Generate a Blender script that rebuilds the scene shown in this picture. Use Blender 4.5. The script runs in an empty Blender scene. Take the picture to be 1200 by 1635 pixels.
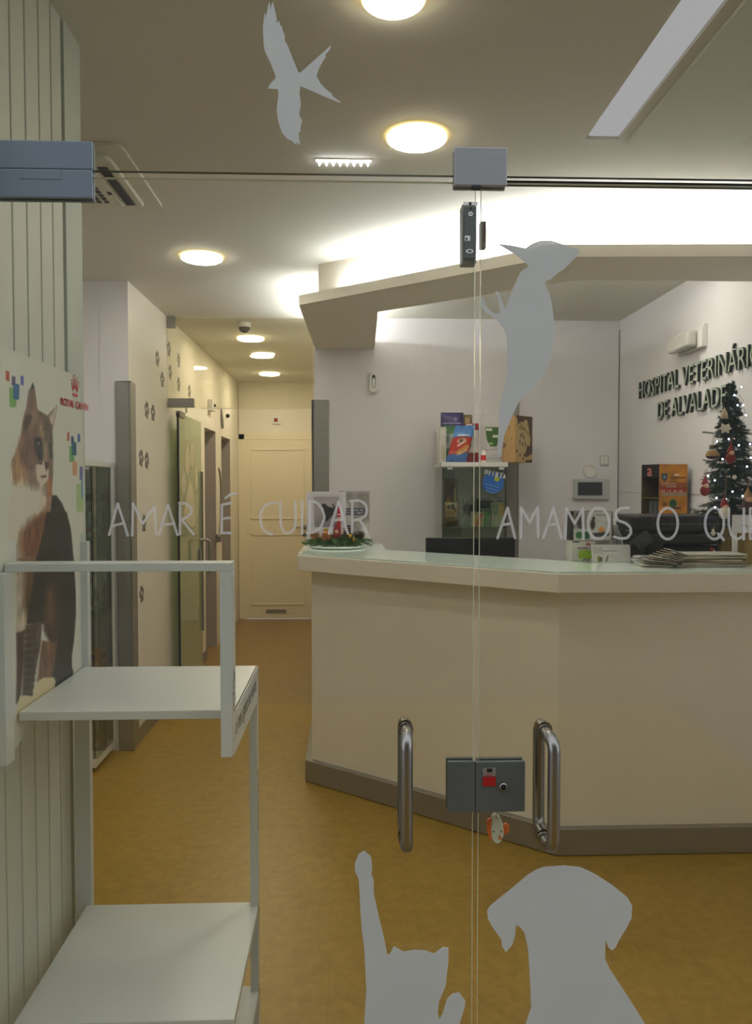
import bpy, bmesh, math, random
import numpy as np
from mathutils import Vector, Matrix, noise as mnoise

# ------------------------------------------------------------------ camera, world, exposure
SC = bpy.context.scene
COL = SC.collection
random.seed(7)
CAM_H, PITCH, YAW, F = 1.52, math.radians(2.0), math.radians(2.04), 1265.0
cam_data = bpy.data.cameras.new('camera')
cam_data.sensor_fit = 'HORIZONTAL'; cam_data.sensor_width = 36.0
cam_data.lens = 36.0 * F / 1200.0
cam_data.clip_start = 0.02
cam = bpy.data.objects.new('camera', cam_data); COL.objects.link(cam)
cam.location = (0, 0, CAM_H)
cam.rotation_euler = (math.pi/2 - PITCH, 0, -YAW)
SC.camera = cam
SC.view_settings.view_transform = 'Standard'; SC.view_settings.look = 'None'
SC.view_settings.exposure = 1.5; SC.view_settings.gamma = 1.0
SC.view_settings.use_curve_mapping = False
SC.cycles.transparent_max_bounces = 24
SC.cycles.max_bounces = 10; SC.cycles.diffuse_bounces = 6
SC.cycles.sample_clamp_indirect = 4.0
W = bpy.data.worlds.new('street_dusk'); SC.world = W; W.use_nodes = True
bg = W.node_tree.nodes['Background']; bg.inputs[0].default_value = (0.62, 0.66, 0.72, 1); bg.inputs[1].default_value = 0.80

LAMP_NEAR = 18.0      # round ceiling lamps in the reception
LAMP_HALL = 20.0     # round ceiling lamps in the corridor
LED_COVE = 48.0      # led strips lying on the canopy ledge

RM = Matrix.Rotation(-YAW, 3, 'Z') @ Matrix.Rotation(math.pi/2 - PITCH, 3, 'X')
CP = Vector((0, 0, CAM_H))
def ray(px, py): return RM @ Vector(((px-600)/F, -(py-817.5)/F, -1))
def at(px, py, x=None, y=None, z=None):
    d = ray(px, py)
    if y is not None: t = y/d.y
    elif x is not None: t = x/d.x
    else: t = (z-CAM_H)/d.z
    return CP + d*t
RMI = RM.transposed()
def proj(p):
    q = RMI @ (Vector(p)-CP)
    return (600 + F*q.x/-q.z, 817.5 - F*q.y/-q.z)

# ------------------------------------------------------------------ materials
def lin(c):
    o = []
    for v in c[:3]:
        v = v/255.0
        o.append(v/12.92 if v <= 0.04045 else ((v+0.055)/1.055)**2.4)
    return (o[0], o[1], o[2], 1.0)
MATS = {}
def mat(name, rgb, rough=0.5, metal=0.0, spec=0.5, var=0.06, scale=6.0, emit=None, estr=0.0, bump=0.0, bscale=60, stretch=None):
    if name in MATS: return MATS[name]
    m = bpy.data.materials.new(name); m.use_nodes = True
    nt = m.node_tree; b = nt.nodes['Principled BSDF']
    c = lin(rgb)
    b.inputs['Base Color'].default_value = c
    b.inputs['Roughness'].default_value = rough; b.inputs['Metallic'].default_value = metal
    b.inputs['Specular IOR Level'].default_value = spec
    tc = nt.nodes.new('ShaderNodeTexCoord'); src = tc.outputs['Object']
    if stretch:
        mp = nt.nodes.new('ShaderNodeMapping'); mp.inputs['Scale'].default_value = stretch
        nt.links.new(src, mp.inputs[0]); src = mp.outputs[0]
    if var > 0:
        n = nt.nodes.new('ShaderNodeTexNoise'); n.inputs['Scale'].default_value = scale; n.inputs['Detail'].default_value = 4
        nt.links.new(src, n.inputs[0])
        mx = nt.nodes.new('ShaderNodeMix'); mx.data_type = 'RGBA'
        mx.inputs[6].default_value = tuple(v*(1-var) for v in c[:3])+(1,)
        mx.inputs[7].default_value = tuple(min(1, v*(1+var)) for v in c[:3])+(1,)
        nt.links.new(n.outputs[0], mx.inputs[0]); nt.links.new(mx.outputs[2], b.inputs['Base Color'])
    if bump > 0:
        n2 = nt.nodes.new('ShaderNodeTexNoise'); n2.inputs['Scale'].default_value = bscale; n2.inputs['Detail'].default_value = 5
        nt.links.new(src, n2.inputs[0])
        bp = nt.nodes.new('ShaderNodeBump'); bp.inputs['Strength'].default_value = bump; bp.inputs['Distance'].default_value = 0.002
        nt.links.new(n2.outputs[0], bp.inputs['Height']); nt.links.new(bp.outputs[0], b.inputs['Normal'])
    if emit is not None:
        b.inputs['Emission Color'].default_value = lin(emit); b.inputs['Emission Strength'].default_value = estr
    MATS[name] = m
    return m

def glass_mat(name, tint, base_refl=0.045, diffuse=0.0, dcol=(200,215,200), rough=0.0):
    m = bpy.data.materials.new(name); m.use_nodes = True; nt = m.node_tree
    for n in list(nt.nodes): nt.nodes.remove(n)
    out = nt.nodes.new('ShaderNodeOutputMaterial')
    tr = nt.nodes.new('ShaderNodeBsdfTransparent'); tr.inputs[0].default_value = tint+(1,)
    gl = nt.nodes.new('ShaderNodeBsdfGlossy'); gl.inputs['Roughness'].default_value = rough; gl.inputs[0].default_value = (1,1,1,1)
    lw = nt.nodes.new('ShaderNodeLayerWeight'); lw.inputs[0].default_value = 0.5
    pw = nt.nodes.new('ShaderNodeMath'); pw.operation = 'POWER'; pw.inputs[1].default_value = 5
    ma = nt.nodes.new('ShaderNodeMath'); ma.operation = 'MULTIPLY_ADD'; ma.inputs[1].default_value = 1-base_refl; ma.inputs[2].default_value = base_refl
    nt.links.new(lw.outputs['Facing'], pw.inputs[0]); nt.links.new(pw.outputs[0], ma.inputs[0])
    mx = nt.nodes.new('ShaderNodeMixShader')
    a = tr.outputs[0]
    if diffuse > 0:
        df = nt.nodes.new('ShaderNodeBsdfDiffuse'); df.inputs[0].default_value = lin(dcol)
        tl = nt.nodes.new('ShaderNodeBsdfTranslucent'); tl.inputs[0].default_value = lin(dcol)
        m2 = nt.nodes.new('ShaderNodeMixShader'); m2.inputs[0].default_value = 0.5
        nt.links.new(df.outputs[0], m2.inputs[1]); nt.links.new(tl.outputs[0], m2.inputs[2])
        m3 = nt.nodes.new('ShaderNodeMixShader'); m3.inputs[0].default_value = diffuse
        nt.links.new(tr.outputs[0], m3.inputs[1]); nt.links.new(m2.outputs[0], m3.inputs[2]); a = m3.outputs[0]
    nt.links.new(ma.outputs[0], mx.inputs[0]); nt.links.new(a, mx.inputs[1]); nt.links.new(gl.outputs[0], mx.inputs[2])
    nt.links.new(mx.outputs[0], out.inputs[0])
    MATS[name] = m
    return m

def vinyl_mat(name, rgb, trans=0.25, alpha=1.0):
    m = bpy.data.materials.new(name); m.use_nodes = True; nt = m.node_tree
    for n in list(nt.nodes): nt.nodes.remove(n)
    out = nt.nodes.new('ShaderNodeOutputMaterial')
    tc = nt.nodes.new('ShaderNodeTexCoord'); no = nt.nodes.new('ShaderNodeTexNoise'); no.inputs['Scale'].default_value = 9
    nt.links.new(tc.outputs['Object'], no.inputs[0])
    mx = nt.nodes.new('ShaderNodeMix'); mx.data_type = 'RGBA'; c = lin(rgb)
    mx.inputs[6].default_value = tuple(v*.94 for v in c[:3])+(1,); mx.inputs[7].default_value = tuple(min(1, v*1.05) for v in c[:3])+(1,)
    nt.links.new(no.outputs[0], mx.inputs[0])
    df = nt.nodes.new('ShaderNodeBsdfDiffuse'); tl = nt.nodes.new('ShaderNodeBsdfTranslucent')
    nt.links.new(mx.outputs[2], df.inputs[0]); nt.links.new(mx.outputs[2], tl.inputs[0])
    m2 = nt.nodes.new('ShaderNodeMixShader'); m2.inputs[0].default_value = trans
    nt.links.new(df.outputs[0], m2.inputs[1]); nt.links.new(tl.outputs[0], m2.inputs[2])
    tr = nt.nodes.new('ShaderNodeBsdfTransparent')
    m3 = nt.nodes.new('ShaderNodeMixShader'); m3.inputs[0].default_value = alpha
    nt.links.new(tr.outputs[0], m3.inputs[1]); nt.links.new(m2.outputs[0], m3.inputs[2])
    nt.links.new(m3.outputs[0], out.inputs[0]); MATS[name] = m
    return m

def emis(name, rgb, s):
    m = bpy.data.materials.new(name); m.use_nodes = True; nt = m.node_tree
    for n in list(nt.nodes): nt.nodes.remove(n)
    out = nt.nodes.new('ShaderNodeOutputMaterial'); e = nt.nodes.new('ShaderNodeEmission')
    e.inputs[0].default_value = lin(rgb); e.inputs[1].default_value = s
    nt.links.new(e.outputs[0], out.inputs[0]); MATS[name] = m
    return m

# floor: ochre marbled vinyl tiles
def floor_mat():
    m = bpy.data.materials.new('ochre_vinyl_floor'); m.use_nodes = True; nt = m.node_tree; b = nt.nodes['Principled BSDF']
    tc = nt.nodes.new('ShaderNodeTexCoord')
    n1 = nt.nodes.new('ShaderNodeTexNoise'); n1.inputs['Scale'].default_value = 22; n1.inputs['Detail'].default_value = 8; n1.inputs['Distortion'].default_value = 0.6
    n2 = nt.nodes.new('ShaderNodeTexNoise'); n2.inputs['Scale'].default_value = 45; n2.inputs['Detail'].default_value = 4; n2.inputs['Distortion'].default_value = 2
    for n in (n1, n2): nt.links.new(tc.outputs['Object'], n.inputs[0])
    cr = nt.nodes.new('ShaderNodeValToRGB')
    cr.color_ramp.elements[0].position = 0.3; cr.color_ramp.elements[0].color = lin((138,108,42))
    cr.color_ramp.elements[1].position = 0.72; cr.color_ramp.elements[1].color = lin((158,126,54))
    ad = nt.nodes.new('ShaderNodeMath'); ad.operation = 'MULTIPLY_ADD'; ad.inputs[1].default_value = 0.5
    nt.links.new(n2.outputs[0], ad.inputs[0])
    sb = nt.nodes.new('ShaderNodeMath'); sb.operation = 'SUBTRACT'; sb.inputs[1].default_value = 0.25
    nt.links.new(n1.outputs[0], ad.inputs[2]); nt.links.new(ad.outputs[0], sb.inputs[0]); nt.links.new(sb.outputs[0], cr.inputs[0])
    br = nt.nodes.new('ShaderNodeTexBrick'); br.offset = 0.0; br.squash = 1.0
    br.inputs['Color1'].default_value = (1,1,1,1); br.inputs['Color2'].default_value = (0.93,0.93,0.93,1); br.inputs['Mortar'].default_value = (0.85,0.82,0.78,1)
    br.inputs['Scale'].default_value = 1.0; br.inputs['Mortar Size'].default_value = 0.0018; br.inputs['Brick Width'].default_value = 0.30; br.inputs['Row Height'].default_value = 0.30
    mp = nt.nodes.new('ShaderNodeMapping'); mp.inputs['Location'].default_value = (0.06, 0.11, 0)
    nt.links.new(tc.outputs['Object'], mp.inputs[0]); nt.links.new(mp.outputs[0], br.inputs[0])
    mx = nt.nodes.new('ShaderNodeMix'); mx.data_type = 'RGBA'; mx.blend_type = 'MULTIPLY'; mx.inputs[0].default_value = 0.8
    nt.links.new(cr.outputs[0], mx.inputs[6]); nt.links.new(br.outputs[0], mx.inputs[7]); nt.links.new(mx.outputs[2], b.inputs['Base Color'])
    b.inputs['Roughness'].default_value = 0.34; b.inputs['Specular IOR Level'].default_value = 0.4
    bp = nt.nodes.new('ShaderNodeBump'); bp.inputs['Strength'].default_value = 0.25; bp.inputs['Distance'].default_value = 0.002
    nt.links.new(n1.outputs[0], bp.inputs['Height']); nt.links.new(bp.outputs[0], b.inputs['Normal'])
    return m

# prints: vertex colour attribute
def print_mat():
    m = bpy.data.materials.new('printed_picture'); m.use_nodes = True; nt = m.node_tree; b = nt.nodes['Principled BSDF']
    a = nt.nodes.new('ShaderNodeAttribute'); a.attribute_name = 'print'
    nt.links.new(a.outputs['Color'], b.inputs['Base Color']); b.inputs['Roughness'].default_value = 0.45
    return m
M_PRINT = print_mat()
M_FLOOR = floor_mat()
M_WALL = mat('white_wall_paint', (222,219,223), 0.7, var=0.02, scale=2, bump=0.08, bscale=120)
M_HALL = mat('cream_hall_paint', (230,224,210), 0.7, var=0.02, scale=2)
M_CEIL = mat('ceiling_paint', (212,209,198), 0.85, var=0.02, scale=1.5)
M_CANOPY = mat('canopy_paint', (226,219,204), 0.8, var=0.02)
M_SLAT = mat('white_slat_board', (190,191,178), 0.5, var=0.03, stretch=(1,1,.1))
M_SLATGAP = mat('slat_groove', (120,118,104), 0.8)
M_CAP = mat('grey_green_corner_profile', (178,184,174), 0.5, var=0.02)
M_STEEL = mat('brushed_steel', (150,147,142), 0.45, 0.6, var=0.15, scale=10, stretch=(1,1,20), bump=0.05)
M_PLINTH = mat('brushed_steel_plinth', (142,140,138), 0.38, 0.55, var=0.12, scale=14, stretch=(14,14,1))
M_CHROME = mat('polished_steel', (138,135,130), 0.3, 1.0, var=0.0)
M_PATCH = mat('satin_aluminium_fitting', (114,124,134), 0.5, 0.35, var=0.06, scale=20)
M_PATCH2 = mat('brushed_aluminium_fitting', (150,152,152), 0.45, 0.45, var=0.05, scale=20, stretch=(1,1,8))
M_LOCK = mat('dark_grey_lock_case', (84,89,87), 0.5, 0.3, var=0.08, scale=12)
M_BLACK = mat('black_plastic', (18,18,20), 0.35, var=0.1)
M_DARK = mat('dark_gap', (22,20,18), 0.6, var=0.1)
M_WHITE = mat('white_lacquer', (214,216,212), 0.3, var=0.02)
M_STAND = mat('white_sheet_metal', (194,196,192), 0.3, var=0.03, scale=3)
M_PLASTIC = mat('white_plastic', (224,222,218), 0.4, var=0.02)
M_PAPER = mat('white_paper', (224,222,224), 0.7, var=0.03)
M_DOOR = mat('cream_door_paint', (232,222,198), 0.45, var=0.02)
M_LILAC = mat('grey_door_leaf', (170,160,155), 0.5, var=0.03)
M_COUNTER = mat('counter_plaster', (238,230,210), 0.6, var=0.04, scale=3, bump=0.1, bscale=30)
M_SLAB = mat('counter_slab', (236,228,210), 0.55, var=0.04, scale=4, bump=0.1, bscale=40)
M_GTOP = mat('pale_green_glass_sheet', (222,236,228), 0.06, spec=0.5, var=0.01)
M_GEDGE = mat('pale_glass_edge', (196,206,186), 0.25, var=0.1, scale=12)
M_GEDGE2 = mat('dark_glass_edge', (60,66,52), 0.25, var=0.1, scale=12)
M_PANE = glass_mat('clear_door_glass', (0.955, 0.965, 0.935), 0.04)
M_PANE2 = glass_mat('transom_glass', (0.87, 0.87, 0.815), 0.06)
M_CABG = glass_mat('cabinet_glass', (0.80, 0.84, 0.80), 0.06)
M_GREEN = glass_mat('frosted_green_glass', (0.80, 0.86, 0.72), 0.04, 0.8, (206,216,184))
M_VINYL = vinyl_mat('frosted_vinyl', (200,203,200), 0.26, 0.9)
M_LETTER = vinyl_mat('white_vinyl_letters', (214,214,212), 0.22, 0.62)
M_PAW = mat('grey_vinyl_paw', (118,112,104), 0.6)
M_LAMP = emis('warm_lamp_diffuser', (255,249,238), LAMP_NEAR)
M_LAMPRIM = emis('lamp_rim_glow', (255,226,160), 2.2)
M_LAMPH = emis('hall_lamp_diffuser', (255,241,214), LAMP_HALL)
M_COVE = emis('cold_white_led_strip', (244,247,255), LED_COVE)
M_LEDREFL = emis('led_reflection_glow', (240,240,255), 14)
M_BULB = emis('blue_white_fairy_bulb', (180,200,255), 16)
M_KRAFT = mat('kraft_cardboard', (196,158,104), 0.75, var=0.06, scale=15)
M_BROWN = mat('dark_brown_print', (70,52,38), 0.6)
M_NEEDLE = mat('fir_needles', (34,56,38), 0.7, var=0.3, scale=25)
M_SNOWY = mat('frosted_needles', (190,196,190), 0.8)
M_BARK = mat('bark_brown', (74,54,38), 0.9, var=0.3, scale=40, bump=0.4)
M_GOLD = mat('gold_bauble_metal', (196,160,70), 0.25, 0.8)
M_RED = mat('red_candle_wax', (176,24,30), 0.4)
M_REDF = mat('red_felt', (128,40,36), 0.9, var=0.15, scale=60)
M_SKIN = mat('figure_face', (206,160,130), 0.7)
M_WOOL = mat('white_wool', (214,206,190), 0.95, var=0.1, scale=80, bump=0.5)
M_TAN = mat('tan_felt', (150,120,78), 0.9, var=0.15, scale=60)
M_WOODPOT = mat('olive_wood_pot', (138,116,62), 0.6, var=0.25, scale=6, stretch=(20,20,1.5))
M_GOLDCONE = mat('pine_cone_gold', (190,128,64), 0.5, var=0.3, scale=30)
M_REDP = mat('red_plastic', (150,14,22), 0.35)
M_ORANGE = mat('orange_rubber', (214,88,36), 0.5)
M_TOY = mat('pale_rubber', (206,214,206), 0.5)
M_BLUE = mat('blue_sticker', (28,92,170), 0.5)
M_SIGNFACE = mat('pale_green_letter_face', (160,172,158), 0.4)
M_SIGNSIDE = mat('black_green_letter_side', (16,26,20), 0.4)
M_REDTXT = mat('red_print', (190,36,48), 0.6)
M_BLKTXT = mat('dark_print', (54,54,50), 0.6)
M_WHTTXT = mat('white_print', (246,248,250), 0.6)
M_LCD = mat('dark_screen', (52,54,56), 0.2)
M_GREYP = mat('grey_panel', (186,190,192), 0.45)

# ------------------------------------------------------------------ mesh helpers
class MB:
    """collects shapes and links them as ONE mesh object"""
    def __init__(s): s.v = []; s.f = []; s.m = []
    def add(s, vs, fs, mi=0):
        o = len(s.v); s.v += [tuple(v) for v in vs]
        for f in fs: s.f.append([i+o for i in f]); s.m.append(mi)
        return s
    def box(s, x0, x1, y0, y1, z0, z1, mi=0, M=None):
        vs = [Vector((x, y, z)) for z in (z0, z1) for y in (y0, y1) for x in (x0, x1)]
        if M is not None: vs = [M @ v for v in vs]
        return s.add(vs, [(0,2,3,1),(4,5,7,6),(0,1,5,4),(2,6,7,3),(0,4,6,2),(1,3,7,5)], mi)
    def prism(s, pts, off, mi=0, sidemi=None):
        """pts: list of 3d points of a planar polygon; off: extrusion vector"""
        n = len(pts); off = Vector(off); a = [Vector(p) for p in pts]; b = [p+off for p in a]
        s.add(a+b, [list(range(n))[::-1], [i+n for i in range(n)]], mi)
        s.add(a+b, [(i, (i+1) % n, (i+1) % n+n, i+n) for i in range(n)], mi if sidemi is None else sidemi)
        return s
    def flat(s, pts, off, mi=0):
        """concave polygon triangulated, thin extrusion"""
        from mathutils.geometry import tessellate_polygon
        a = [Vector(p) for p in pts]; n = len(a); off = Vector(off); b = [p+off for p in a]
        t = tessellate_polygon([a])
        s.add(a+b, [tuple(x) for x in t]+[tuple(i+n for i in x) for x in t]+[(i, (i+1) % n, (i+1) % n+n, i+n) for i in range(n)], mi)
        return s
    def cyl(s, p0, p1, r, n=20, mi=0, r1=None, caps=True):
        p0 = Vector(p0); p1 = Vector(p1); d = (p1-p0).normalized(); r1 = r if r1 is None else r1
        u = d.orthogonal().normalized(); w = d.cross(u)
        vs = [p0+(u*math.cos(2*math.pi*i/n)+w*math.sin(2*math.pi*i/n))*r for i in range(n)] + \
             [p1+(u*math.cos(2*math.pi*i/n)+w*math.sin(2*math.pi*i/n))*r1 for i in range(n)]
        fs = [(i, (i+1) % n, (i+1) % n+n, i+n) for i in range(n)]
        if caps: fs += [list(range(n))[::-1], [i+n for i in range(n)]]
        return s.add(vs, fs, mi)
    def tube(s, pts, r, n=14, mi=0):
        pts = [Vector(p) for p in pts]; rs = r if isinstance(r, (list, tuple)) else [r]*len(pts)
        vs = []; u = None
        for i, p in enumerate(pts):
            d = (pts[min(i+1, len(pts)-1)]-pts[max(i-1, 0)]).normalized()
            if u is None: u = d.orthogonal().normalized()
            u = (u-d*u.dot(d)).normalized(); w = d.cross(u)
            vs += [p+(u*math.cos(2*math.pi*k/n)+w*math.sin(2*math.pi*k/n))*rs[i] for k in range(n)]
        fs = []
        for i in range(len(pts)-1):
            for k in range(n): fs.append((i*n+k, i*n+(k+1) % n, (i+1)*n+(k+1) % n, (i+1)*n+k))
        fs += [list(range(n))[::-1], [(len(pts)-1)*n+k for k in range(n)]]
        return s.add(vs, fs, mi)
    def lathe(s, prof, c, n=32, mi=0, axis='z'):
        c = Vector(c); vs = []
        for (r, h) in prof:
            for k in range(n):
                a = 2*math.pi*k/n
                if axis == 'z': vs.append(c+Vector((r*math.cos(a), r*math.sin(a), h)))
                elif axis == 'y': vs.append(c+Vector((r*math.cos(a), h, r*math.sin(a))))
                else: vs.append(c+Vector((h, r*math.cos(a), r*math.sin(a))))
        fs = [(i*n+k, i*n+(k+1) % n, (i+1)*n+(k+1) % n, (i+1)*n+k) for i in range(len(prof)-1) for k in range(n)]
        if prof[0][0] > 1e-6: fs.append(list(range(n)))
        if prof[-1][0] > 1e-6: fs.append([(len(prof)-1)*n+k for k in range(n)])
        return s.add(vs, fs, mi)
    def ball(s, c, r, n=14, mi=0, sc=(1,1,1)):
        c = Vector(c); m = n//2; vs = []; fs = []
        for i in range(m+1):
            t = math.pi*i/m
            for k in range(n):
                a = 2*math.pi*k/n
                vs.append(c+Vector((r*math.sin(t)*math.cos(a)*sc[0], r*math.sin(t)*math.sin(a)*sc[1], r*math.cos(t)*sc[2])))
        for i in range(m):
            for k in range(n): fs.append((i*n+k, i*n+(k+1) % n, (i+1)*n+(k+1) % n, (i+1)*n+k))
        return s.add(vs, fs, mi)
    def build(s, name, mats, parent=None, bevel=0.0, smooth=False, rootmesh=False, base=None):
        me = bpy.data.meshes.new(name)
        vs = s.v
        o = bpy.data.objects.new(name, me)
        if parent is None:
            a = np.array(vs); lo = a.min(0); hi = a.max(0)
            L = Vector(((lo[0]+hi[0])/2, (lo[1]+hi[1])/2, lo[2])) if base is None else Vector(base)
            me.from_pydata([tuple(Vector(v)-L) for v in vs], [], s.f); o.location = L
        else:
            me.from_pydata(vs, [], s.f); o.parent = parent; o.location = -wl(parent)
        if not isinstance(mats, (list, tuple)): mats = [mats]
        for m in mats: me.materials.append(m)
        for p, mi in zip(me.polygons, s.m): p.material_index = mi
        bm = bmesh.new(); bm.from_mesh(me); bmesh.ops.remove_doubles(bm, verts=bm.verts, dist=1e-6)
        bmesh.ops.recalc_face_normals(bm, faces=bm.faces); bm.to_mesh(me); bm.free()
        if smooth:
            me.polygons.foreach_set('use_smooth', [True]*len(me.polygons))
            if hasattr(me, 'set_sharp_from_angle'): me.set_sharp_from_angle(angle=math.radians(40))
        COL.objects.link(o)
        if bevel > 0:
            md = o.modifiers.new('bevel', 'BEVEL'); md.width = bevel; md.segments = 2; md.limit_method = 'ANGLE'
        return o
def wl(o):
    L = Vector((0,0,0))
    while o is not None: L += Vector(o.location); o = o.parent
    return L
def tag(o, label, cat=None, group=None, kind=None):
    if label: o['label'] = label
    if cat: o['category'] = cat
    if group: o['group'] = group
    if kind: o['kind'] = kind
    return o
def thing(name, label, cat, loc, group=None):
    o = bpy.data.objects.new(name, None); COL.objects.link(o); o.location = loc; o.empty_display_size = 0.1
    return tag(o, label, cat, group)
def copy_tree(o, loc, label, group=None):
    c = o.copy(); COL.objects.link(c); c.location = loc; c['label'] = label
    if group: c['group'] = group
    for ch in list(o.children):
        d = ch.copy(); COL.objects.link(d); d.parent = c
        for g in ch.children:
            e = g.copy(); COL.objects.link(e); e.parent = d
    return c
def struct(name, mb, m, **k):
    o = mb.build(name, m, None, **k); o['kind'] = 'structure'; return o

FONTCACHE = {}
def glyphs(text, shear=0.0):
    """2d triangles of a text, scaled to a unit box"""
    key = (text, shear)
    if key in FONTCACHE: return FONTCACHE[key]
    cu = bpy.data.curves.new('t', 'FONT'); cu.body = text; cu.resolution_u = 3; cu.shear = shear
    ob = bpy.data.objects.new('t', cu); COL.objects.link(ob)
    me = bpy.data.meshes.new_from_object(ob.evaluated_get(bpy.context.evaluated_depsgraph_get()))
    vs = [(v.co.x, v.co.y) for v in me.vertices]; fs = [list(p.vertices) for p in me.polygons]
    bpy.data.objects.remove(ob); bpy.data.curves.remove(cu); bpy.data.meshes.remove(me)
    a = np.array(vs); lo = a.min(0); hi = a.max(0)
    FONTCACHE[key] = (vs, fs, lo, hi)
    return FONTCACHE[key]
def text_flat(mb, text, origin, u, v, w, h, lift, mi=0, boldness=0.0):
    """text fitted in w x h at origin (lower left) in plane (u,v), raised by vector lift"""
    vs, fs, lo, hi = glyphs(text)
    u = Vector(u); v = Vector(v); o = Vector(origin)+Vector(lift)
    P = [o+u*((x-lo[0])/(hi[0]-lo[0])*w)+v*((y-lo[1])/(hi[1]-lo[1])*h) for x, y in vs]
    mb.add(P, fs, mi)
    if boldness > 0:
        for dx in (-boldness, boldness):
            mb.add([p+u*dx+Vector(lift)*0.05 for p in P], fs, mi)
    return mb

# ---- painted prints (procedural pictures stored as vertex colours)
class Print:
    def __init__(s, nx, ny, base):
        s.nx, s.ny = nx, ny
        s.c = np.empty((ny, nx, 3)); s.c[:] = base
        s.U, s.V = np.meshgrid(np.linspace(0, 1, nx), np.linspace(0, 1, ny))
    def coords(s, PX, PY): s.U, s.V = PX, PY; return s
    def _mix(s, a, col):
        a = np.clip(a, 0, 1)[..., None]; s.c = s.c*(1-a)+np.array(col, float)*a
    def poly(s, pts, col, soft=0.0, a=1.0):
        X, Y = s.U, s.V; ins = np.zeros(X.shape, bool); dist = np.full(X.shape, 1e9); n = len(pts)
        for i in range(n):
            x0, y0 = pts[i]; x1, y1 = pts[(i+1) % n]
            if abs(y1-y0) > 1e-12:
                c = ((y0 > Y) != (y1 > Y)) & (X < (x1-x0)*(Y-y0)/(y1-y0)+x0); ins ^= c
            if soft > 0:
                dx, dy = x1-x0, y1-y0; L = dx*dx+dy*dy+1e-12
                t = np.clip(((X-x0)*dx+(Y-y0)*dy)/L, 0, 1)
                dist = np.minimum(dist, np.hypot(X-x0-t*dx, Y-y0-t*dy))
        if soft > 0: al = 0.5+np.where(ins, dist, -dist)/(2*soft)
        else: al = ins.astype(float)
        s._mix(al*a, col); return s
    def rect(s, u0, v0, u1, v1, col, a=1.0): return s.poly([(u0,v0),(u1,v0),(u1,v1),(u0,v1)], col, 0, a)
    def ell(s, u, v, ru, rv, col, soft=0.3, a=1.0):
        d = np.sqrt(((s.U-u)/ru)**2+((s.V-v)/rv)**2); s._mix((1-d)/soft*a if soft > 0 else (d < 1)*a, col); return s
    def line(s, p, q, w, col, a=1.0):
        dx, dy = q[0]-p[0], q[1]-p[1]; L = dx*dx+dy*dy+1e-12
        t = np.clip(((s.U-p[0])*dx+(s.V-p[1])*dy)/L, 0, 1); d = np.hypot(s.U-p[0]-t*dx, s.V-p[1]-t*dy)
        s._mix(np.clip(1.5-d/w, 0, 1)*a, col); return s
    def noise(s, amt, sx, sy, seed=0):
        n = np.array([[mnoise.noise(Vector((x*sx+seed, y*sy, seed))) for x in np.linspace(0, 1, s.nx)] for y in np.linspace(0, 1, s.ny)])
        s.c = np.clip(s.c*(1+amt*n[..., None]), 0, 255); return s
    def mesh(s, name, fn, parent, keep=None):
        """fn(i,j)->3d point for grid vertex (col i,row j)"""
        me = bpy.data.meshes.new(name); vs = [tuple(fn(i/(s.nx-1), j/(s.ny-1))) for j in range(s.ny) for i in range(s.nx)]
        fs = []
        for j in range(s.ny-1):
            for i in range(s.nx-1):
                if keep is None or keep(i, j): fs.append((j*s.nx+i, (j+1)*s.nx+i, (j+1)*s.nx+i+1, j*s.nx+i+1))
        me.from_pydata(vs, [], fs)
        at_ = me.color_attributes.new('print', 'FLOAT_COLOR', 'POINT')
        c = s.c.reshape(-1, 3)/255.0; c = np.where(c <= 0.04045, c/12.92, ((c+0.055)/1.055)**2.4)
        c = np.hstack([c, np.ones((c.shape[0], 1))]).astype(np.float32)
        at_.data.foreach_set('color', c.ravel())
        me.materials.append(M_PRINT)
        o = bpy.data.objects.new(name, me); COL.objects.link(o)
        if parent is not None: o.parent = parent; o.location = -wl(parent)
        return o

# ------------------------------------------------------------------ plan of the place (metres; y runs into the building)
CEIL = 2.66
YG = 1.47          # entrance glass
XL_SLAT = -0.70    # clad pier left of the entrance
Y_SLAT = 2.13
X_HALL = -1.23     # left wall of the corridor
Y_FACE = 4.53
Y_BACK = 5.48
Y_END = 8.98
X_R = 1.90

# ------------------------------------------------------------------ structure
struct('floor', MB().box(-2.2, 2.2, -2.5, 9.4, -0.1, 0.0), M_FLOOR, base=(0,0,0))
# street side paving just outside
# ceiling with the light trough cut in
tr0 = at(942,222,z=CEIL); tr1 = at(1075,1,z=CEIL); tr2 = at(990,222,z=CEIL)
TX0, TX1, TY1 = (tr0.x+tr1.x)/2, tr2.x-0.005, tr0.y
c = MB()
c.box(-2.2, TX0, YG-.05, 9.4, CEIL, CEIL+.12)
c.box(TX1, 2.2, YG-.05, 9.4, CEIL, CEIL+.12)
c.box(TX0, TX1, TY1, 9.4, CEIL, CEIL+.12)
c.box(TX0-.01, TX1+.01, YG-.05, TY1+.01, CEIL+.10, CEIL+.14)
struct('ceiling', c, M_CEIL)
struct('trim_1', MB().box(TX1+0.035, 1.30, YG+.02, TY1+.02, CEIL-.012, CEIL-.0005), mat('pale_green_reflection_band', (214,218,204), 0.8, var=0.02))  # panel added in place of a pale street reflection in the upper glass
tl = thing('trough_light', 'long recessed light channel in the ceiling at the upper right', 'light', ((TX0+TX1)/2, 2.0, CEIL))
MB().box(TX0+.012, TX1-.001, YG+.0, TY1-.001, CEIL+.010, CEIL+.018).build('diffuser', emis('trough_diffuser', (236,236,250), .22), tl)
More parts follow.
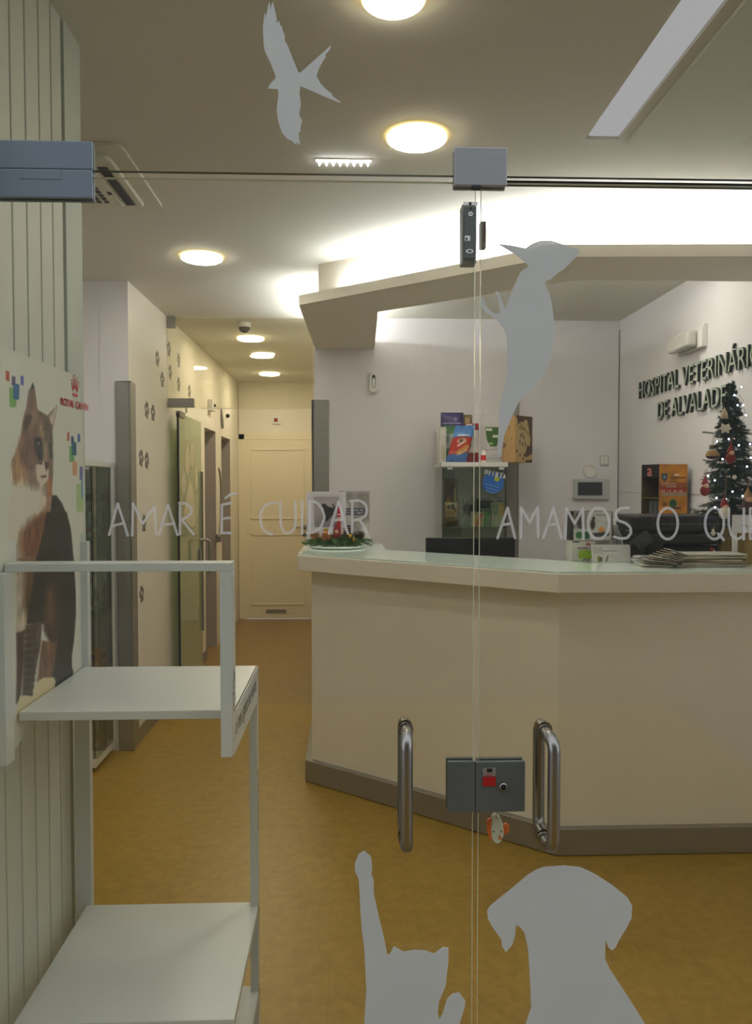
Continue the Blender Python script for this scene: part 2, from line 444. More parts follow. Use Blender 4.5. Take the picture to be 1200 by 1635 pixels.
# walls
struct('wall_right', MB().box(X_R, X_R+.12, YG-.2, Y_BACK+.2, 0, CEIL), M_WALL)
struct('wall_back', MB().box(-0.23, 1.175, Y_BACK, Y_BACK+.2, 0, CEIL).box(1.175, X_R+.1, Y_BACK+.03, Y_BACK+.2, 0, CEIL), M_WALL)
lw = MB()
for (a, b, z0) in ((Y_FACE,6.88,0),(6.88,7.46,2.01),(7.46,7.78,0),(7.78,8.37,1.99),(8.37,9.1,0)):
    lw.box(X_HALL-.16, X_HALL, a, b, z0, CEIL)
struct('wall_hall_left', lw, M_HALL)
struct('wall_hall_right', MB().box(-0.23, -0.11, Y_BACK+.2, 9.1, 0, CEIL), M_HALL)
struct('wall_hall_end', MB().box(X_HALL-.1, -1.225, Y_END, Y_END+.12, 0, CEIL).box(X_HALL, -0.2, Y_END, Y_END+.12, 2.09, CEIL), M_HALL)
struct('wall_facing', MB().box(-2.1, X_HALL-.16, Y_FACE, Y_FACE+.14, 0, CEIL).box(X_HALL-.16, X_HALL-.001, Y_FACE-.004, Y_FACE-.0005, 0, CEIL), M_WALL)
struct('wall_left', MB().box(-2.1, -1.98, Y_SLAT, Y_FACE, 0, CEIL), M_WALL)
struct('wall_front_right', MB().box(1.19, 2.02, YG-.12, YG+.04, 0, CEIL), M_WALL)
# clad pier: core plus vertical boards
pier = MB().box(-2.0, XL_SLAT-.012, YG-.10, Y_SLAT-.008, 0, CEIL)
struct('wall_pier', pier, M_SLATGAP)
bo = MB(); ys = [1.395, 1.471, 1.548, 1.627, 1.704, 1.781, 1.860, 1.935, 2.006]
for a, b in zip(ys[:-1], ys[1:]): bo.box(XL_SLAT-.012, XL_SLAT, a+.0035, b-.0035, 0, CEIL)
struct('wall_pier_cladding', bo, M_SLAT, bevel=.002)
struct('trim_2', MB().box(XL_SLAT-.02, XL_SLAT+.004, 2.012, Y_SLAT, 0, CEIL).box(-1.9, XL_SLAT-.02, Y_SLAT-.008, Y_SLAT, 0, CEIL), M_CAP)
# side openings of the corridor: grey leaves set back in the jambs
for i, (a, b, z1) in enumerate(((6.88,7.46,2.01),(7.78,8.37,1.99))):
    j = MB().box(X_HALL-.5, X_HALL-.001, b-.012, b+.0, 0, z1).box(X_HALL-.5, X_HALL-.46, a, b, 0, z1).box(X_HALL-.5, X_HALL-.16, a-.04, a, 0, z1).box(X_HALL-.5, X_HALL-.16, a, b, z1, z1+.04)
    struct('door_%d' % (i+5), j, M_LILAC)
# steel corner guards + skirting
gl0 = at(187, 900, y=Y_FACE-.01).x
struct('trim_3', MB().box(gl0, X_HALL+.012, Y_FACE-.016, Y_FACE-.004, 0.0, 2.10).box(X_HALL, X_HALL+.012, Y_FACE-.016, Y_FACE+.10, 0, 2.10), M_STEEL, bevel=.006)
struct('baseboard_left', MB().box(X_HALL, X_HALL+.008, Y_FACE+.1, 6.88, 0, .09), M_PLINTH)
struct('trim_4', MB().box(-0.245, -0.13, Y_BACK-.012, Y_BACK-.0005, 0, 2.10).box(-0.245, -0.23, Y_BACK-.012, Y_BACK+.12, 0, 2.10), M_STEEL, bevel=.004)
struct('trim_5', MB().box(1.10, 1.187, Y_BACK-.012, Y_BACK-.0005, 0, 2.10).box(1.175, 1.187, Y_BACK-.012, Y_BACK+.029, 0, 2.10), M_STEEL, bevel=.004)
struct('trim_6', MB().box(X_R-.006, X_R-.001, Y_BACK+.024, Y_BACK+.029, 0, 2.6), mat('joint_grey', (110,106,102), .8))   # shadow joint in the corner
struct('trim_7', MB().box(X_R-.003, X_R-.0005, 3.2, Y_BACK+.02, at(1000,786,x=X_R).z-.003, at(1000,786,x=X_R).z+.003), M_GREYP)
struct('baseboard_end', MB().box(-1.23, -1.15, Y_END-.02, Y_END-.0005, 0, .09), M_STEEL)
struct('ground_outside', MB().box(-6, 6, -8, YG-.10, -0.12, -0.02), mat('pavement_stone', (104,102,98), 0.8, var=0.1))

struct('wall_street_opposite', MB().box(-9, 9, -7.4, -7.0, -.12, 8.0), mat('street_facade', (92,90,86), 0.85, var=0.15, scale=1.2))

# corridor end door
d3 = struct('door_3', MB().box(-1.155, -0.28, Y_END-.03, Y_END-.005, 0.005, 2.02), M_DOOR)
fr = MB()
fr.box(-1.225, -1.155, Y_END-.035, Y_END+.05, 0, 2.085).box(-0.28, -0.235, Y_END-.035, Y_END+.05, 0, 2.085).box(-1.225, -0.235, Y_END-.035, Y_END+.05, 2.02, 2.085)
fr.build('door_frame', M_DOOR, d3, bevel=.004)
def frame_rect(mb, x0, x1, z0, z1, y, w=.014, d=.008):
    mb.box(x0, x1, y-d, y, z0, z0+w).box(x0, x1, y-d, y, z1-w, z1).box(x0, x0+w, y-d, y, z0, z1).box(x1-w, x1, y-d, y, z0, z1)
px = MB()
xa, xb = at(400,800,y=Y_END-.03).x, at(486,800,y=Y_END-.03).x
for (t, b) in ((717,829),(853,966)):
    frame_rect(px, xa, xb, at(440,b,y=Y_END-.03).z, at(440,t,y=Y_END-.03).z, Y_END-.03)
px.build('door_panel_moulding', M_DOOR, d3, bevel=.002)
v0 = at(425,979,y=Y_END-.03); v1 = at(457,973,y=Y_END-.03); vm = MB()
for k in range(4):
    z = v0.z+(v1.z-v0.z)*k/3.6; vm.box(v0.x, v1.x, Y_END-.036, Y_END-.03, z, z+.006)
vm.build('door_vent', M_STEEL, d3)
h = at(486,842,y=Y_END-.06); hb = MB().cyl((h.x,Y_END-.03,h.z),(h.x,Y_END-.075,h.z),.011).cyl((h.x,Y_END-.07,h.z),(h.x-.11,Y_END-.07,h.z),.009)
hb.cyl((h.x,Y_END-.038,h.z),(h.x,Y_END-.03,h.z),.026).cyl((h.x,Y_END-.038,h.z-.085),(h.x,Y_END-.03,h.z-.085),.024)
hb.build('door_handle', M_STEEL, d3, smooth=True)

# ---- glazed partition at the corridor mouth
zt = at(380,652,y=Y_BACK).z
w2 = struct('window_2', MB().box(X_HALL, -.24, Y_BACK, Y_BACK+.01, zt, CEIL-.005), glass_mat('corridor_glass', (0.96,0.955,0.90), 0.035))
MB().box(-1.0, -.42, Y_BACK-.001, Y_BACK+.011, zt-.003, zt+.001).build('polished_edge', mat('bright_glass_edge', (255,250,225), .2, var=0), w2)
p0, p1 = at(268,650,y=Y_BACK-.015), at(309,636,y=Y_BACK-.015)
MB().box(p0.x, p1.x, Y_BACK-.015, Y_BACK+.025, p0.z, p1.z).build('patch_fitting', M_STEEL, w2, bevel=.002)
p0, p1 = at(267,523,y=Y_BACK-.01), at(279,511,y=Y_BACK-.01)
MB().box(p0.x, p1.x, Y_BACK-.01, Y_BACK+.02, p0.z, CEIL-.002).build('corner_bracket', M_STEEL, w2)
# open frosted leaf standing along the left wall
xl = at(284,800,y=Y_BACK+.03).x
d4 = struct('door_4', MB().box(xl, xl+.010, Y_BACK+.03, Y_BACK+.86, .01, zt-.03), M_GREEN)
MB().box(xl-.002, xl+.012, Y_BACK+.02, Y_BACK+.03, .01, zt-.03).build('dark_leaf_edge', M_DARK, d4)
MB().box(xl-.01, xl+.02, Y_BACK+.03, Y_BACK+.2, zt-.055, zt-.015).build('patch_fitting', M_STEEL, d4)
def xplane_poly(pts, x, off=(.001,0,0)): return [at(a, b, x=x) for a, b in pts], off
paw = MB()
def ell_pts(cx, cy, rx, ry, n=16): return [(cx+rx*math.cos(2*math.pi*k/n), cy+ry*math.sin(2*math.pi*k/n)) for k in range(n)]
for (cx, cy, rx, ry) in ((299,735,4.2,24),(306.5,728,3.0,22),(292.5,771,3.5,20),(313,765,2.2,20)):
    paw.flat([at(a, b, x=xl+.011) for a, b in ell_pts(cx, cy, rx, ry)], (.001,0,0))
paw.flat([at(a, b, x=xl+.011) for a, b in ((303,764),(308,785),(311,815),(311,838),(306,843),(301,838),(296,832),(293,822),(296,800),(300,778))], (.001,0,0))
paw.build('frosted_paw_emblem', vinyl_mat('hall_vinyl', (246,238,212), .4), d4)
hb = MB(); q = Y_BACK+.80
za = at(321,753,x=xl+.02).z; zb = at(321,1010,x=xl+.02).z
hb.box(xl+.01, xl+.028, q+.02, q+.035, zb, za); hb.build('door_pull', M_STEEL, d4)
za = at(326,862,x=xl+.05).z; zb = at(326,900,x=xl+.05).z
MB().tube([(xl+.01,q-.04,za),(xl+.07,q-.04,za),(xl+.085,q-.04,za-.012),(xl+.09,q-.04,za-.03),(xl+.09,q-.04,zb-.08)], .011).build('door_handle', M_STEEL, d4, smooth=True)
MB().box(xl-.006, xl+.024, q-.09, q-.03, zb-.02, zb+.11).build('lock_case', M_PLINTH, d4, bevel=.003)
# curved pull and sign beside the far opening
cp = MB()
cpts = [at(a, b, x=X_HALL+.05) for a, b in ((349,748),(351,756),(352.3,772),(352.6,800),(352,830),(350.5,848),(349,858))]
cp.tube(cpts, .008)
tag(cp.build('curved_wall_handle', M_STEEL, smooth=True), 'long curved metal pull handle between the two corridor doorways', 'handle')
a0 = at(350,862,x=X_HALL+.03)
tag(MB().box(X_HALL, X_HALL+.05, a0.y-.03, a0.y+.03, a0.z-.02, a0.z+.05).build('door_release_box', M_STEEL, bevel=.004), 'small grey box on the corridor wall under the curved handle', 'control box')
pts = [at(a, b, x=X_HALL+.012) for a, b in ((354,652),(357,672),(357.5,684),(355,683),(353.6,668))]
tag(MB().flat(pts, (-.008,0,0)).build('door_sign', M_PAW), 'narrow grey leaf-shaped sign above the far corridor doorway', 'sign')
a0 = at(338,648,x=X_HALL+.02)
s_ = thing('wall_siren', 'small white alarm sounder high on the left corridor wall', 'alarm', (X_HALL, a0.y, a0.z))
MB().box(X_HALL, X_HALL+.045, a0.y-.1, a0.y+.05, a0.z-.05, a0.z+.05).build('housing', M_PLASTIC, s_, bevel=.006)
MB().ball((X_HALL+.05, a0.y-.03, a0.z), .014).build('sensor_eye', M_BLACK, s_)
a0 = at(364,664,x=X_HALL+.02)
tag(MB().ball((X_HALL+.015, a0.y, a0.z), .022).build('door_stop', M_BLACK), 'small black knob on the corridor wall near the end door', 'knob')
a0, a1 = at(434,677,y=Y_END), at(447,665,y=Y_END)
s_ = thing('call_indicator', 'small square red indicator in a white frame above the corridor door', 'indicator', ((a0.x+a1.x)/2, Y_END, a0.z))
MB().box(a0.x, a1.x, Y_END-.02, Y_END-.0005, a0.z, a1.z).build('frame', M_PLASTIC, s_, bevel=.003)
MB().box(a0.x+.025, a1.x-.025, Y_END-.024, Y_END-.0195, a0.z+.022, a1.z-.02).build('red_lens', mat('dark_red_lens', (140,50,20), .3), s_)

# paw prints climbing the left wall
def paw_mesh(mb, c, s, tilt):
    def P(dy, dz):
        y = dy*math.cos(tilt)-dz*math.sin(tilt); z = dy*math.sin(tilt)+dz*math.cos(tilt)
        return (X_HALL+.0015, c.y+y*s, c.z+z*s)
    for (dy, dz, r1, r2) in ((-.36,.12,.13,.2),(-.13,.36,.13,.2),(.13,.36,.13,.2),(.36,.12,.13,.2)):
        mb.flat([P(dy+r1*math.cos(a), dz+r2*math.sin(a)) for a in [2*math.pi*k/12 for k in range(12)]], (-.0012,0,0))
    mb.flat([P(a, b) for a, b in ((0,.1),(.2,0),(.34,-.22),(.3,-.38),(.14,-.42),(0,-.36),(-.14,-.42),(-.3,-.38),(-.34,-.22),(-.2,0))], (-.0012,0,0))
paws = [(269.5,559),(251,574),(285,577),(271.6,595.5),(259,608),(285,615),(302,626),(297,650),(234,656),(244,661),(225,733),(234,737),(229.6,837),(226,950)]
words = ['topmost','second from the top','third from the top','fourth from the top','fifth from the top','sixth from the top','seventh from the top','just above the open glass door',
         'left of the pair below the glass fitting','right of the pair below the glass fitting','left of the middle pair','right of the middle pair','second lowest, at counter height','lowest of the trail']
for i, (a, b) in enumerate(paws):
    m = MB(); paw_mesh(m, at(a, b, x=X_HALL), .105, random.uniform(-.3,.3))
    tag(m.build('paw_print_sticker', M_PAW), 'grey paw print sticker on the left wall, '+words[i], 'sticker', 'paw print stickers climbing the left wall')

# ------------------------------------------------------------------ ceiling canopy over the desk
ZC = 2.45; CT = .05
A = at(477,487,z=ZC); B = at(887,410,z=ZC); C_ = at(1200,408,z=ZC); a_ = at(603,498,z=ZC); b_ = at(925,447,z=ZC)
Wp = Vector((A.x+.03, Y_BACK, ZC)); wp = Vector((a_.x+.02, Y_BACK, ZC))
C2 = Vector((X_R, C_.y, ZC)); c2 = Vector((X_R, b_.y, ZC))
canopy = MB()
outer = [A, B, C2, c2, b_, a_, wp, Wp]
canopy.flat(outer, (0,0,CT))
U0 = at(508,422,z=CEIL); U1 = at(895,340,z=CEIL)
cz = ZC+CT
up = [Vector((U0.x,U0.y,cz)), Vector((U1.x,U1.y,cz)), Vector((X_R,U1.y,cz)), Vector((X_R,U1.y+.12,cz)), Vector((U1.x+.03,U1.y+.12,cz)), Vector((U0.x+.15,U0.y+.06,cz)), Vector((U0.x+.15,Y_BACK,cz)), Vector((U0.x,Y_BACK,cz))]
canopy.flat(up, (0,0,CEIL-cz))
cn = struct('trim_8', canopy, M_CANOPY)
tag(cn, 'angular white dropped canopy following the desk below it')
led = thing('cove_led_strip', 'hidden cold white led strips lying on the canopy ledge', 'light', (B.x, B.y, cz))
def strip(p, q, name='led_tape'):
    p = Vector(p); q = Vector(q); d = (q-p).normalized(); n = Vector((-d.y, d.x, 0))*.006
    MB().prism([p+n, q+n, q-n, p-n], (0,0,.006)).build(name, M_COVE, led)
def mid(p, q, t=.5): return Vector(p)*(1-t)+Vector(q)*t
e = .001
A3 = Vector((A.x,A.y,cz+e)); B3 = Vector((B.x,B.y,cz+e)); C3 = Vector((C2.x-.01,C2.y,cz+e))
u0 = Vector((U0.x,U0.y,cz+e)); u1 = Vector((U1.x,U1.y,cz+e)); u2 = Vector((X_R-.01,U1.y,cz+e))
strip(mid(A3,u0).lerp(mid(B3,u1), .16), mid(B3,u1)); strip(mid(B3,u1), mid(C3,u2)); strip(mid(A3,u0)+Vector((0,.25,0)), Vector((U0.x-.04,Y_BACK-.02,cz+e)))
strip((U0.x+.22, U0.y+.30, cz+e), (U0.x+.22, Y_BACK-.05, cz+e), 'inner_led_tape')
strip((U0.x+.30, U0.y+.12, cz+e), (U1.x, U1.y+.19, cz+e), 'inner_led_tape')

# ------------------------------------------------------------------ ceiling lamps
def lamp(px_, py_, dia, label, lm, rim, depth=.020, z=None):
    c = at(px_, py_, z=CEIL-.015)
    t = thing('ceiling_lamp', label, 'ceiling light', (c.x, c.y, CEIL), 'round ceiling lamps')
    r = dia/2
    MB().lathe([(r*.97,0),(r,-.004),(r*1.0,-depth*.6),(r*.96,-depth*.62),(r*.96,-.001)], (c.x,c.y,CEIL-.0005), 40).build('rim', rim, t, smooth=True)
    MB().lathe([(r*.95,-depth*.3),(r*.95,-depth*.8),(r*.88,-depth),(0.0001,-depth*1.05)], (c.x,c.y,CEIL), 40).build('diffuser', lm, t, smooth=True)
lamp(628, 2, .150, 'bright round ceiling lamp cut off by the top edge above the bird', M_LAMP, M_LAMPRIM)
lamp(665, 224, .198, 'bright round ceiling lamp right of the row of small reflected leds', M_LAMP, M_LAMPRIM)
lamp(322, 414, .208, 'bright round ceiling lamp near the left wall before the corridor', M_LAMP, M_LAMPRIM)
for (lx, ly, lb) in ((.75, 4.05, 'added round fill lamp above the staff side of the desk, hidden by the canopy'), (1.45, 3.98, 'added unseen round fill lamp behind the right arm of the canopy'), (-1.45, 3.2, 'added unseen round fill lamp behind the slatted pier')):
    qx, qy = proj((lx, ly, CEIL-.015)); lamp(qx, qy, .20, lb, M_LAMP, M_LAMPRIM)  # unseen extra lamps, added to brighten the walls and the counter
lamp(400, 542, .21, 'round lamp on the corridor ceiling just behind the dome camera', M_LAMPH, M_LAMPRIM)
lamp(418, 571, .21, 'thin looking middle lamp of the corridor ceiling', M_LAMPH, M_LAMPRIM, .008)
lamp(430, 598, .21, 'farthest round lamp on the corridor ceiling', M_LAMPH, M_LAMPRIM)
# dome camera
c = at(390,520,z=CEIL-.02); t = thing('dome_camera', 'small dark dome camera on the corridor ceiling', 'security camera', (c.x,c.y,CEIL))
MB().lathe([(.045,0),(.047,-.01),(.044,-.032)], (c.x,c.y,CEIL-.0005), 28).build('base_ring', M_PLASTIC, t, smooth=True)
MB().lathe([(.040,-.032),(.038,-.045),(.030,-.060),(.016,-.070),(.0001,-.073)], (c.x,c.y,CEIL), 28).build('dome', mat('smoked_dome', (70,66,62), .15), t, smooth=True)
# reflection of eight leds in the glass, modelled as a glowing ceiling bar
l0, l1 = at(510,259,z=CEIL-.01), at(587,259,z=CEIL-.01)
t = thing('led_reflection_bar', 'row of eight tiny white led reflections built as a ceiling bar under the bird', 'light', ((l0.x+l1.x)/2, l0.y, CEIL))
MB().box(l0.x-.015, l1.x+.015, l0.y-.012, l0.y+.012, CEIL-.004, CEIL-.0005).build('housing', M_CEIL, t)
for k in range(8):
    x = l0.x+(l1.x-l0.x)*k/7
    MB().lathe([(.0045,-.004),(.0055,-.011),(.0038,-.017),(.0001,-.024)], (x,l0.y,CEIL), 10).build('led', M_LEDREFL, t, smooth=True)

# ------------------------------------------------------------------ air conditioner cassette
k0 = at(262,334,z=CEIL-.01); X1 = k0.x; Y1 = k0.y; X0 = X1-.66; Y0 = Y1-.62
t = thing('air_conditioner', 'white ceiling cassette air conditioner with dark grille by the slatted pier', 'air conditioner', ((X0+X1)/2,(Y0+Y1)/2,CEIL))
M_AC = mat('ac_plastic', (206,204,186), .5, var=.02)
def rrect(x0, x1, y0, y1, r, z, n=6):
    pts = []
    for (cx, cy, a0) in ((x1-r,y1-r,0),(x0+r,y1-r,90),(x0+r,y0+r,180),(x1-r,y0+r,270)):
        for k in range(n+1):
            a = math.radians(a0+90*k/n); pts.append((cx+r*math.cos(a), cy+r*math.sin(a), z))
    return pts
MB().prism(rrect(X0,X1,Y0,Y1,.04,CEIL-.014), (0,0,.0135)).build('frame_panel', M_AC, t, bevel=.003)
MB().prism(rrect(X0+.06,X1-.06,Y0+.06,Y1-.05,.05,CEIL-.03), (0,0,.0158)).build('body_panel', M_AC, t, bevel=.004)
MB().prism(rrect(X0+.13,X1-.135,Y0+.12,Y1-.08,.03,CEIL-.036), (0,0,.0058)).build('inlet_cover', M_AC, t, bevel=.003)
m = MB()
m.prism([(X1-.122,Y0+.14,CEIL-.0345),(X1-.088,Y0+.14,CEIL-.0345),(X1-.088,Y1-.11,CEIL-.0345),(X1-.122,Y1-.11,CEIL-.0345)], (0,0,.0043))
m.build('louvre_slot', M_DARK, t); m = MB()
m.prism([(X0+.088,Y0+.14,CEIL-.0345),(X0+.122,Y0+.14,CEIL-.0345),(X0+.122,Y1-.11,CEIL-.0345),(X0+.088,Y1-.11,CEIL-.0345)], (0,0,.0043))
m.build('louvre_slot', M_DARK, t)
g = MB(); gx0, gx1, gy0, gy1 = X0+.17, X1-.168, Y0+.17, Y1-.13
nx, ny = 11, 9
for i in range(nx):
    for j in range(ny):
        xx = gx0+(gx1-gx0)*i/nx; yy = gy0+(gy1-gy0)*j/ny
        g.box(xx, xx+(gx1-gx0)/nx*.62, yy, yy+(gy1-gy0)/ny*.72, CEIL-.0375, CEIL-.0362)
g.build('inlet_grille', mat('grille_shadow', (70,66,56), .7), t)
MB().box(X1-.158, X1-.142, Y0+.36, Y0+.39, CEIL-.0375, CEIL-.0362).build('indicator', M_DARK, t)

# ------------------------------------------------------------------ reception counter
ZP = .112; ZS0, ZS1 = 1.085, 1.163; ZG = 1.171
P0 = at(487,1248,z=0); P1 = at(888,1368,z=0); P2 = at(1200,1371,z=0)
k = (P2.y-P1.y)/(P2.x-P1.x); P2 = Vector((X_R-.001, P1.y+k*(X_R-P1.x), 0))
dg = (P1-P0).normalized(); nrm = Vector((-dg.y, dg.x, 0))      # points inward
if nrm.y < 0: nrm = -nrm
cnt = thing('reception_counter', 'cream angled reception counter with steel plinth and glass top', 'counter', (P1.x, P1.y+.2, 0))
def outline(ins, back, z, l=0.0):
    """front outline inset by ins; back edge depth back"""
    s = ins
    x0 = P0.x+s
    f0 = P0+nrm*s; f0 = Vector((x0, f0.y+(x0-f0.x)*dg.y/dg.x, 0))
    y2 = P1.y+s
    tt = ((P1+nrm*s).y-y2)/-dg.y if abs(dg.y) > 1e-6 else 0
    q = P1+nrm*s; tpar = (y2-q.y)/dg.y; f1 = q+dg*tpar
    f2 = Vector((X_R-.002, y2, 0))
    g2 = Vector((X_R-.002, P1.y+back, 0))
    r = P1+nrm*back; tpar = (P1.y+back-r.y)/dg.y; g1 = r+dg*tpar
    xi = x0+back-ins
    r0 = P0+nrm*back; g0 = Vector((xi, r0.y+(xi-r0.x)*dg.y/dg.x, 0))
    pts = [f0, f1, f2, g2, g1, g0, Vector((xi, 4.66, 0)), Vector((x0, 4.66, 0))]
    return [Vector((p.x, p.y, z)) for p in pts]
MB().flat(outline(0.0,.40,0.004), (0,0,ZP-.004)).build('plinth', M_PLINTH, cnt, bevel=.003)
MB().flat(outline(.035,.36,ZP), (0,0,ZS0-ZP)).build('counter_body', M_COUNTER, cnt)
MB().flat(outline(-.035,.42,ZS0), (0,0,ZS1-ZS0)).build('countertop', M_SLAB, cnt, bevel=.004)
gt = MB().flat(outline(-.030,.42,ZS1+.0003), (0,0,ZG-ZS1)).build('glass_top', M_GTOP, cnt, bevel=.001)

# staff desk behind, with the monitor
dk = thing('staff_desk', 'low white staff desk hidden behind the reception counter', 'desk', (1.0, 4.1, 0))
MB().box(.45, 1.5, 3.95, 4.5, .71, .74).build('desk_top', M_WHITE, dk)
for (x, y) in ((.5,4.0),(1.45,4.0),(.5,4.45),(1.45,4.45)): MB().box(x-.02,x+.02,y-.02,y+.02,0,.71).build('leg', M_STEEL, dk)
mo = thing('computer_monitor', 'black back of a computer monitor showing above the counter', 'monitor', (.66, 4.15, .74))
q0, q1 = at(679,885,y=4.1), at(821,858,y=4.1)
MB().box(q0.x, q1.x, 4.08, 4.11, .86, q1.z).build('screen_housing', M_BLACK, mo, bevel=.006)
MB().box(q0.x+.1, q1.x-.1, 4.05, 4.082, .93, 1.15).build('rear_bulge', M_BLACK, mo, bevel=.01)
MB().box((q0.x+q1.x)/2-.03, (q0.x+q1.x)/2+.03, 4.09, 4.13, .75, .9).build('stand_neck', M_BLACK, mo)
MB().box((q0.x+q1.x)/2-.11, (q0.x+q1.x)/2+.11, 4.02, 4.2, .7405, .752).build('stand_foot', M_BLACK, mo, bevel=.003)

# ------------------------------------------------------------------ entrance glazing
GT = .010
def gp(a, b, dy=0.0): return at(a, b, y=YG+dy)
z_top = gp(460, 287).z; z_tr = z_top+.012
xl_l = XL_SLAT+.003; xgapL = gp(757, 760).x; xgapR = gp(766, 760).x
def pane(name, x0, x1, z0, z1, g, e=M_GEDGE):
    m = MB()
    m.add([(x0,YG,z0),(x1,YG,z0),(x1,YG,z1),(x0,YG,z1)], [(0,1,2,3)], 0)
    m.add([(x0,YG+GT,z0),(x1,YG+GT,z0),(x1,YG+GT,z1),(x0,YG+GT,z1)], [(3,2,1,0)], 0)
    for q in (((x0,z0),(x1,z0)),((x1,z0),(x1,z1)),((x1,z1),(x0,z1)),((x0,z1),(x0,z0))):
        (a, b), (c_, d) = q
        m.add([(a,YG,b),(c_,YG,d),(c_,YG+GT,d),(a,YG+GT,b)], [(0,1,2,3)], 1)
    o = m.build(name, [g, e]); o['kind'] = 'structure'; return o
D1 = pane('door_1', xl_l, xgapL, .012, z_top, M_PANE)
D2 = pane('door_2', xgapR, 1.185, .012, z_top, M_PANE)
W1 = pane('window_1', xl_l, 1.185, z_tr, CEIL-.002, M_PANE2, M_GEDGE2)
tag(D1, 'left glass entrance door leaf with one tubular handle'); tag(D2, 'right glass entrance door leaf with a tubular handle on both faces')
def gbox(mb, x0, y0, x1, y1, d0, d1, mi=0):
    p = gp(x0, y1); q = gp(x1, y0); mb.box(p.x, q.x, YG+d0, YG+d1, p.z, q.z, mi); return mb
# pivot fitting, top left: upper half on the transom, lower half on the leaf
m = gbox(MB(), -14, 228, 149, 271, -.008, -.0003); m = gbox(m, -14, 228, 147, 271, GT+.0003, GT+.008); m.build('upper_patch_fitting', M_PATCH, W1, bevel=.002)
m = gbox(MB(), -14, 273.5, 149, 317, -.008, -.0003); m = gbox(m, -14, 273.5, 147, 317, GT+.0003, GT+.008)
lp = m.build('pivot_patch_fitting', M_PATCH, D1, bevel=.002)
gbox(MB(), 33, 275, 100, 288, -.0088, -.008).build('cover_plate', M_PATCH, lp)
# strike box at the centre of the transom
m = gbox(MB(), 724, 239, 808, 299, -.010, -.0003); m = gbox(m, 724, 239, 808, 299, GT+.0003, GT+.008); m.build('centre_strike_box', M_PATCH2, W1, bevel=.002)
gbox(MB(), 752, 300, 766, 304, -.012, -.001).build('strike_tab', M_DARK, W1)
gbox(MB(), 809, 290.5, 1230, 292.5, GT, GT+.006).build('draught_strip', M_DARK, W1)
# magnet lock on the left leaf (seen from behind its glass)
mg = gbox(MB(), 738, 323, 762, 418, GT+.0003, GT+.03).build('magnet_lock', M_PATCH2, D1, bevel=.002)
gbox(MB(), 741, 331, 760, 412, GT-.0105-.0010, GT-.0105-.0001).build('dark_back_plate', mat('dark_grey_plate', (86,90,88), .5), mg)
def gring(mb, cx, cy, rx, ry, dy, w=.55, n=24):
    for k_ in range(n):
        a, b = 2*math.pi*k_/n, 2*math.pi*(k_+1)/n
        P = [gp(cx+rx*math.cos(a), cy+ry*math.sin(a), dy), gp(cx+rx*math.cos(b), cy+ry*math.sin(b), dy), gp(cx+rx*w*math.cos(b), cy+ry*w*math.sin(b), dy), gp(cx+rx*w*math.cos(a), cy+ry*w*math.sin(a), dy)]
        mb.add(P, [(0,1,2,3)])
    return mb
m = MB(); gring(m, 751, 341.5, 3.6, 3.6, -.0022, .4); gring(m, 749.5, 401, 6, 3.4, -.0022, .6); gbox(m, 741.5, 377, 750, 385, -.0022, -.0018); gbox(m, 739, 323, 762, 328, -.0022, -.0018)
m.build('white_gasket', M_PLASTIC, mg)
m = gbox(MB(), 743, 380, 745.5, 384, -.0028, -.0023); gbox(m, 748, 323.5, 752, 328, -.0028, -.0023); gbox(m, 750, 332, 752.5, 334.5, -.0028, -.0023)
m.build('screw_hole', M_DARK, mg)
ar = gbox(MB(), 768, 350, 777.5, 393, GT+.0003, GT+.016).build('armature_plate', mat('bronze_grey_plate', (132,128,118), .5, .3), D2, bevel=.001)
gbox(MB(), 771.5, 354, 774.5, 387, -.0012, -.0004).build('dark_groove', M_BROWN, ar)
# tubular handles
def handle(cx, ztop, zbot, side, parent, lean):
    """side -1: street face, +1: room face"""
    p = gp(cx, ztop); q = gp(cx, zbot); r = .0115; yb = YG if side < 0 else YG+GT; off = .048*side
    zt_, zb_ = p.z-r, q.z+r; x = p.x
    pts = [(x, yb+side*.0005, zt_-.004)]
    for k_ in range(7):
        a = math.radians(90*k_/6); R = .022
        pts.append((x+lean*(math.sin(a)), yb+off-side*R+side*R*math.sin(a), zt_-.004-R+R*math.cos(a)))
    for k_ in range(7):
        a = math.radians(90*k_/6)
        pts.append((x+lean*math.cos(a), yb+off-side*R+side*R*math.cos(a), zb_+.004+R-R*math.sin(a)))
    pts.append((x, yb+side*.0005, zb_+.004))
    o = MB().tube(pts, r, 20).build('door_handle', M_CHROME, parent, smooth=True)
    m = MB()
    for z in (zt_-.004, zb_+.004): m.cyl((x,yb+side*.0004,z),(x,yb+side*.006,z),r*1.22,24)
    m.build('collar', M_CHROME, o, smooth=True)
handle(647.5, 1151, 1352, -1, D1, -.002)
handle(869, 1155, 1352, -1, D2, .006)
handle(872, 1154, 1352, 1, D2, .0)
handle(647.5, 1151, 1352, 1, D1, .0)
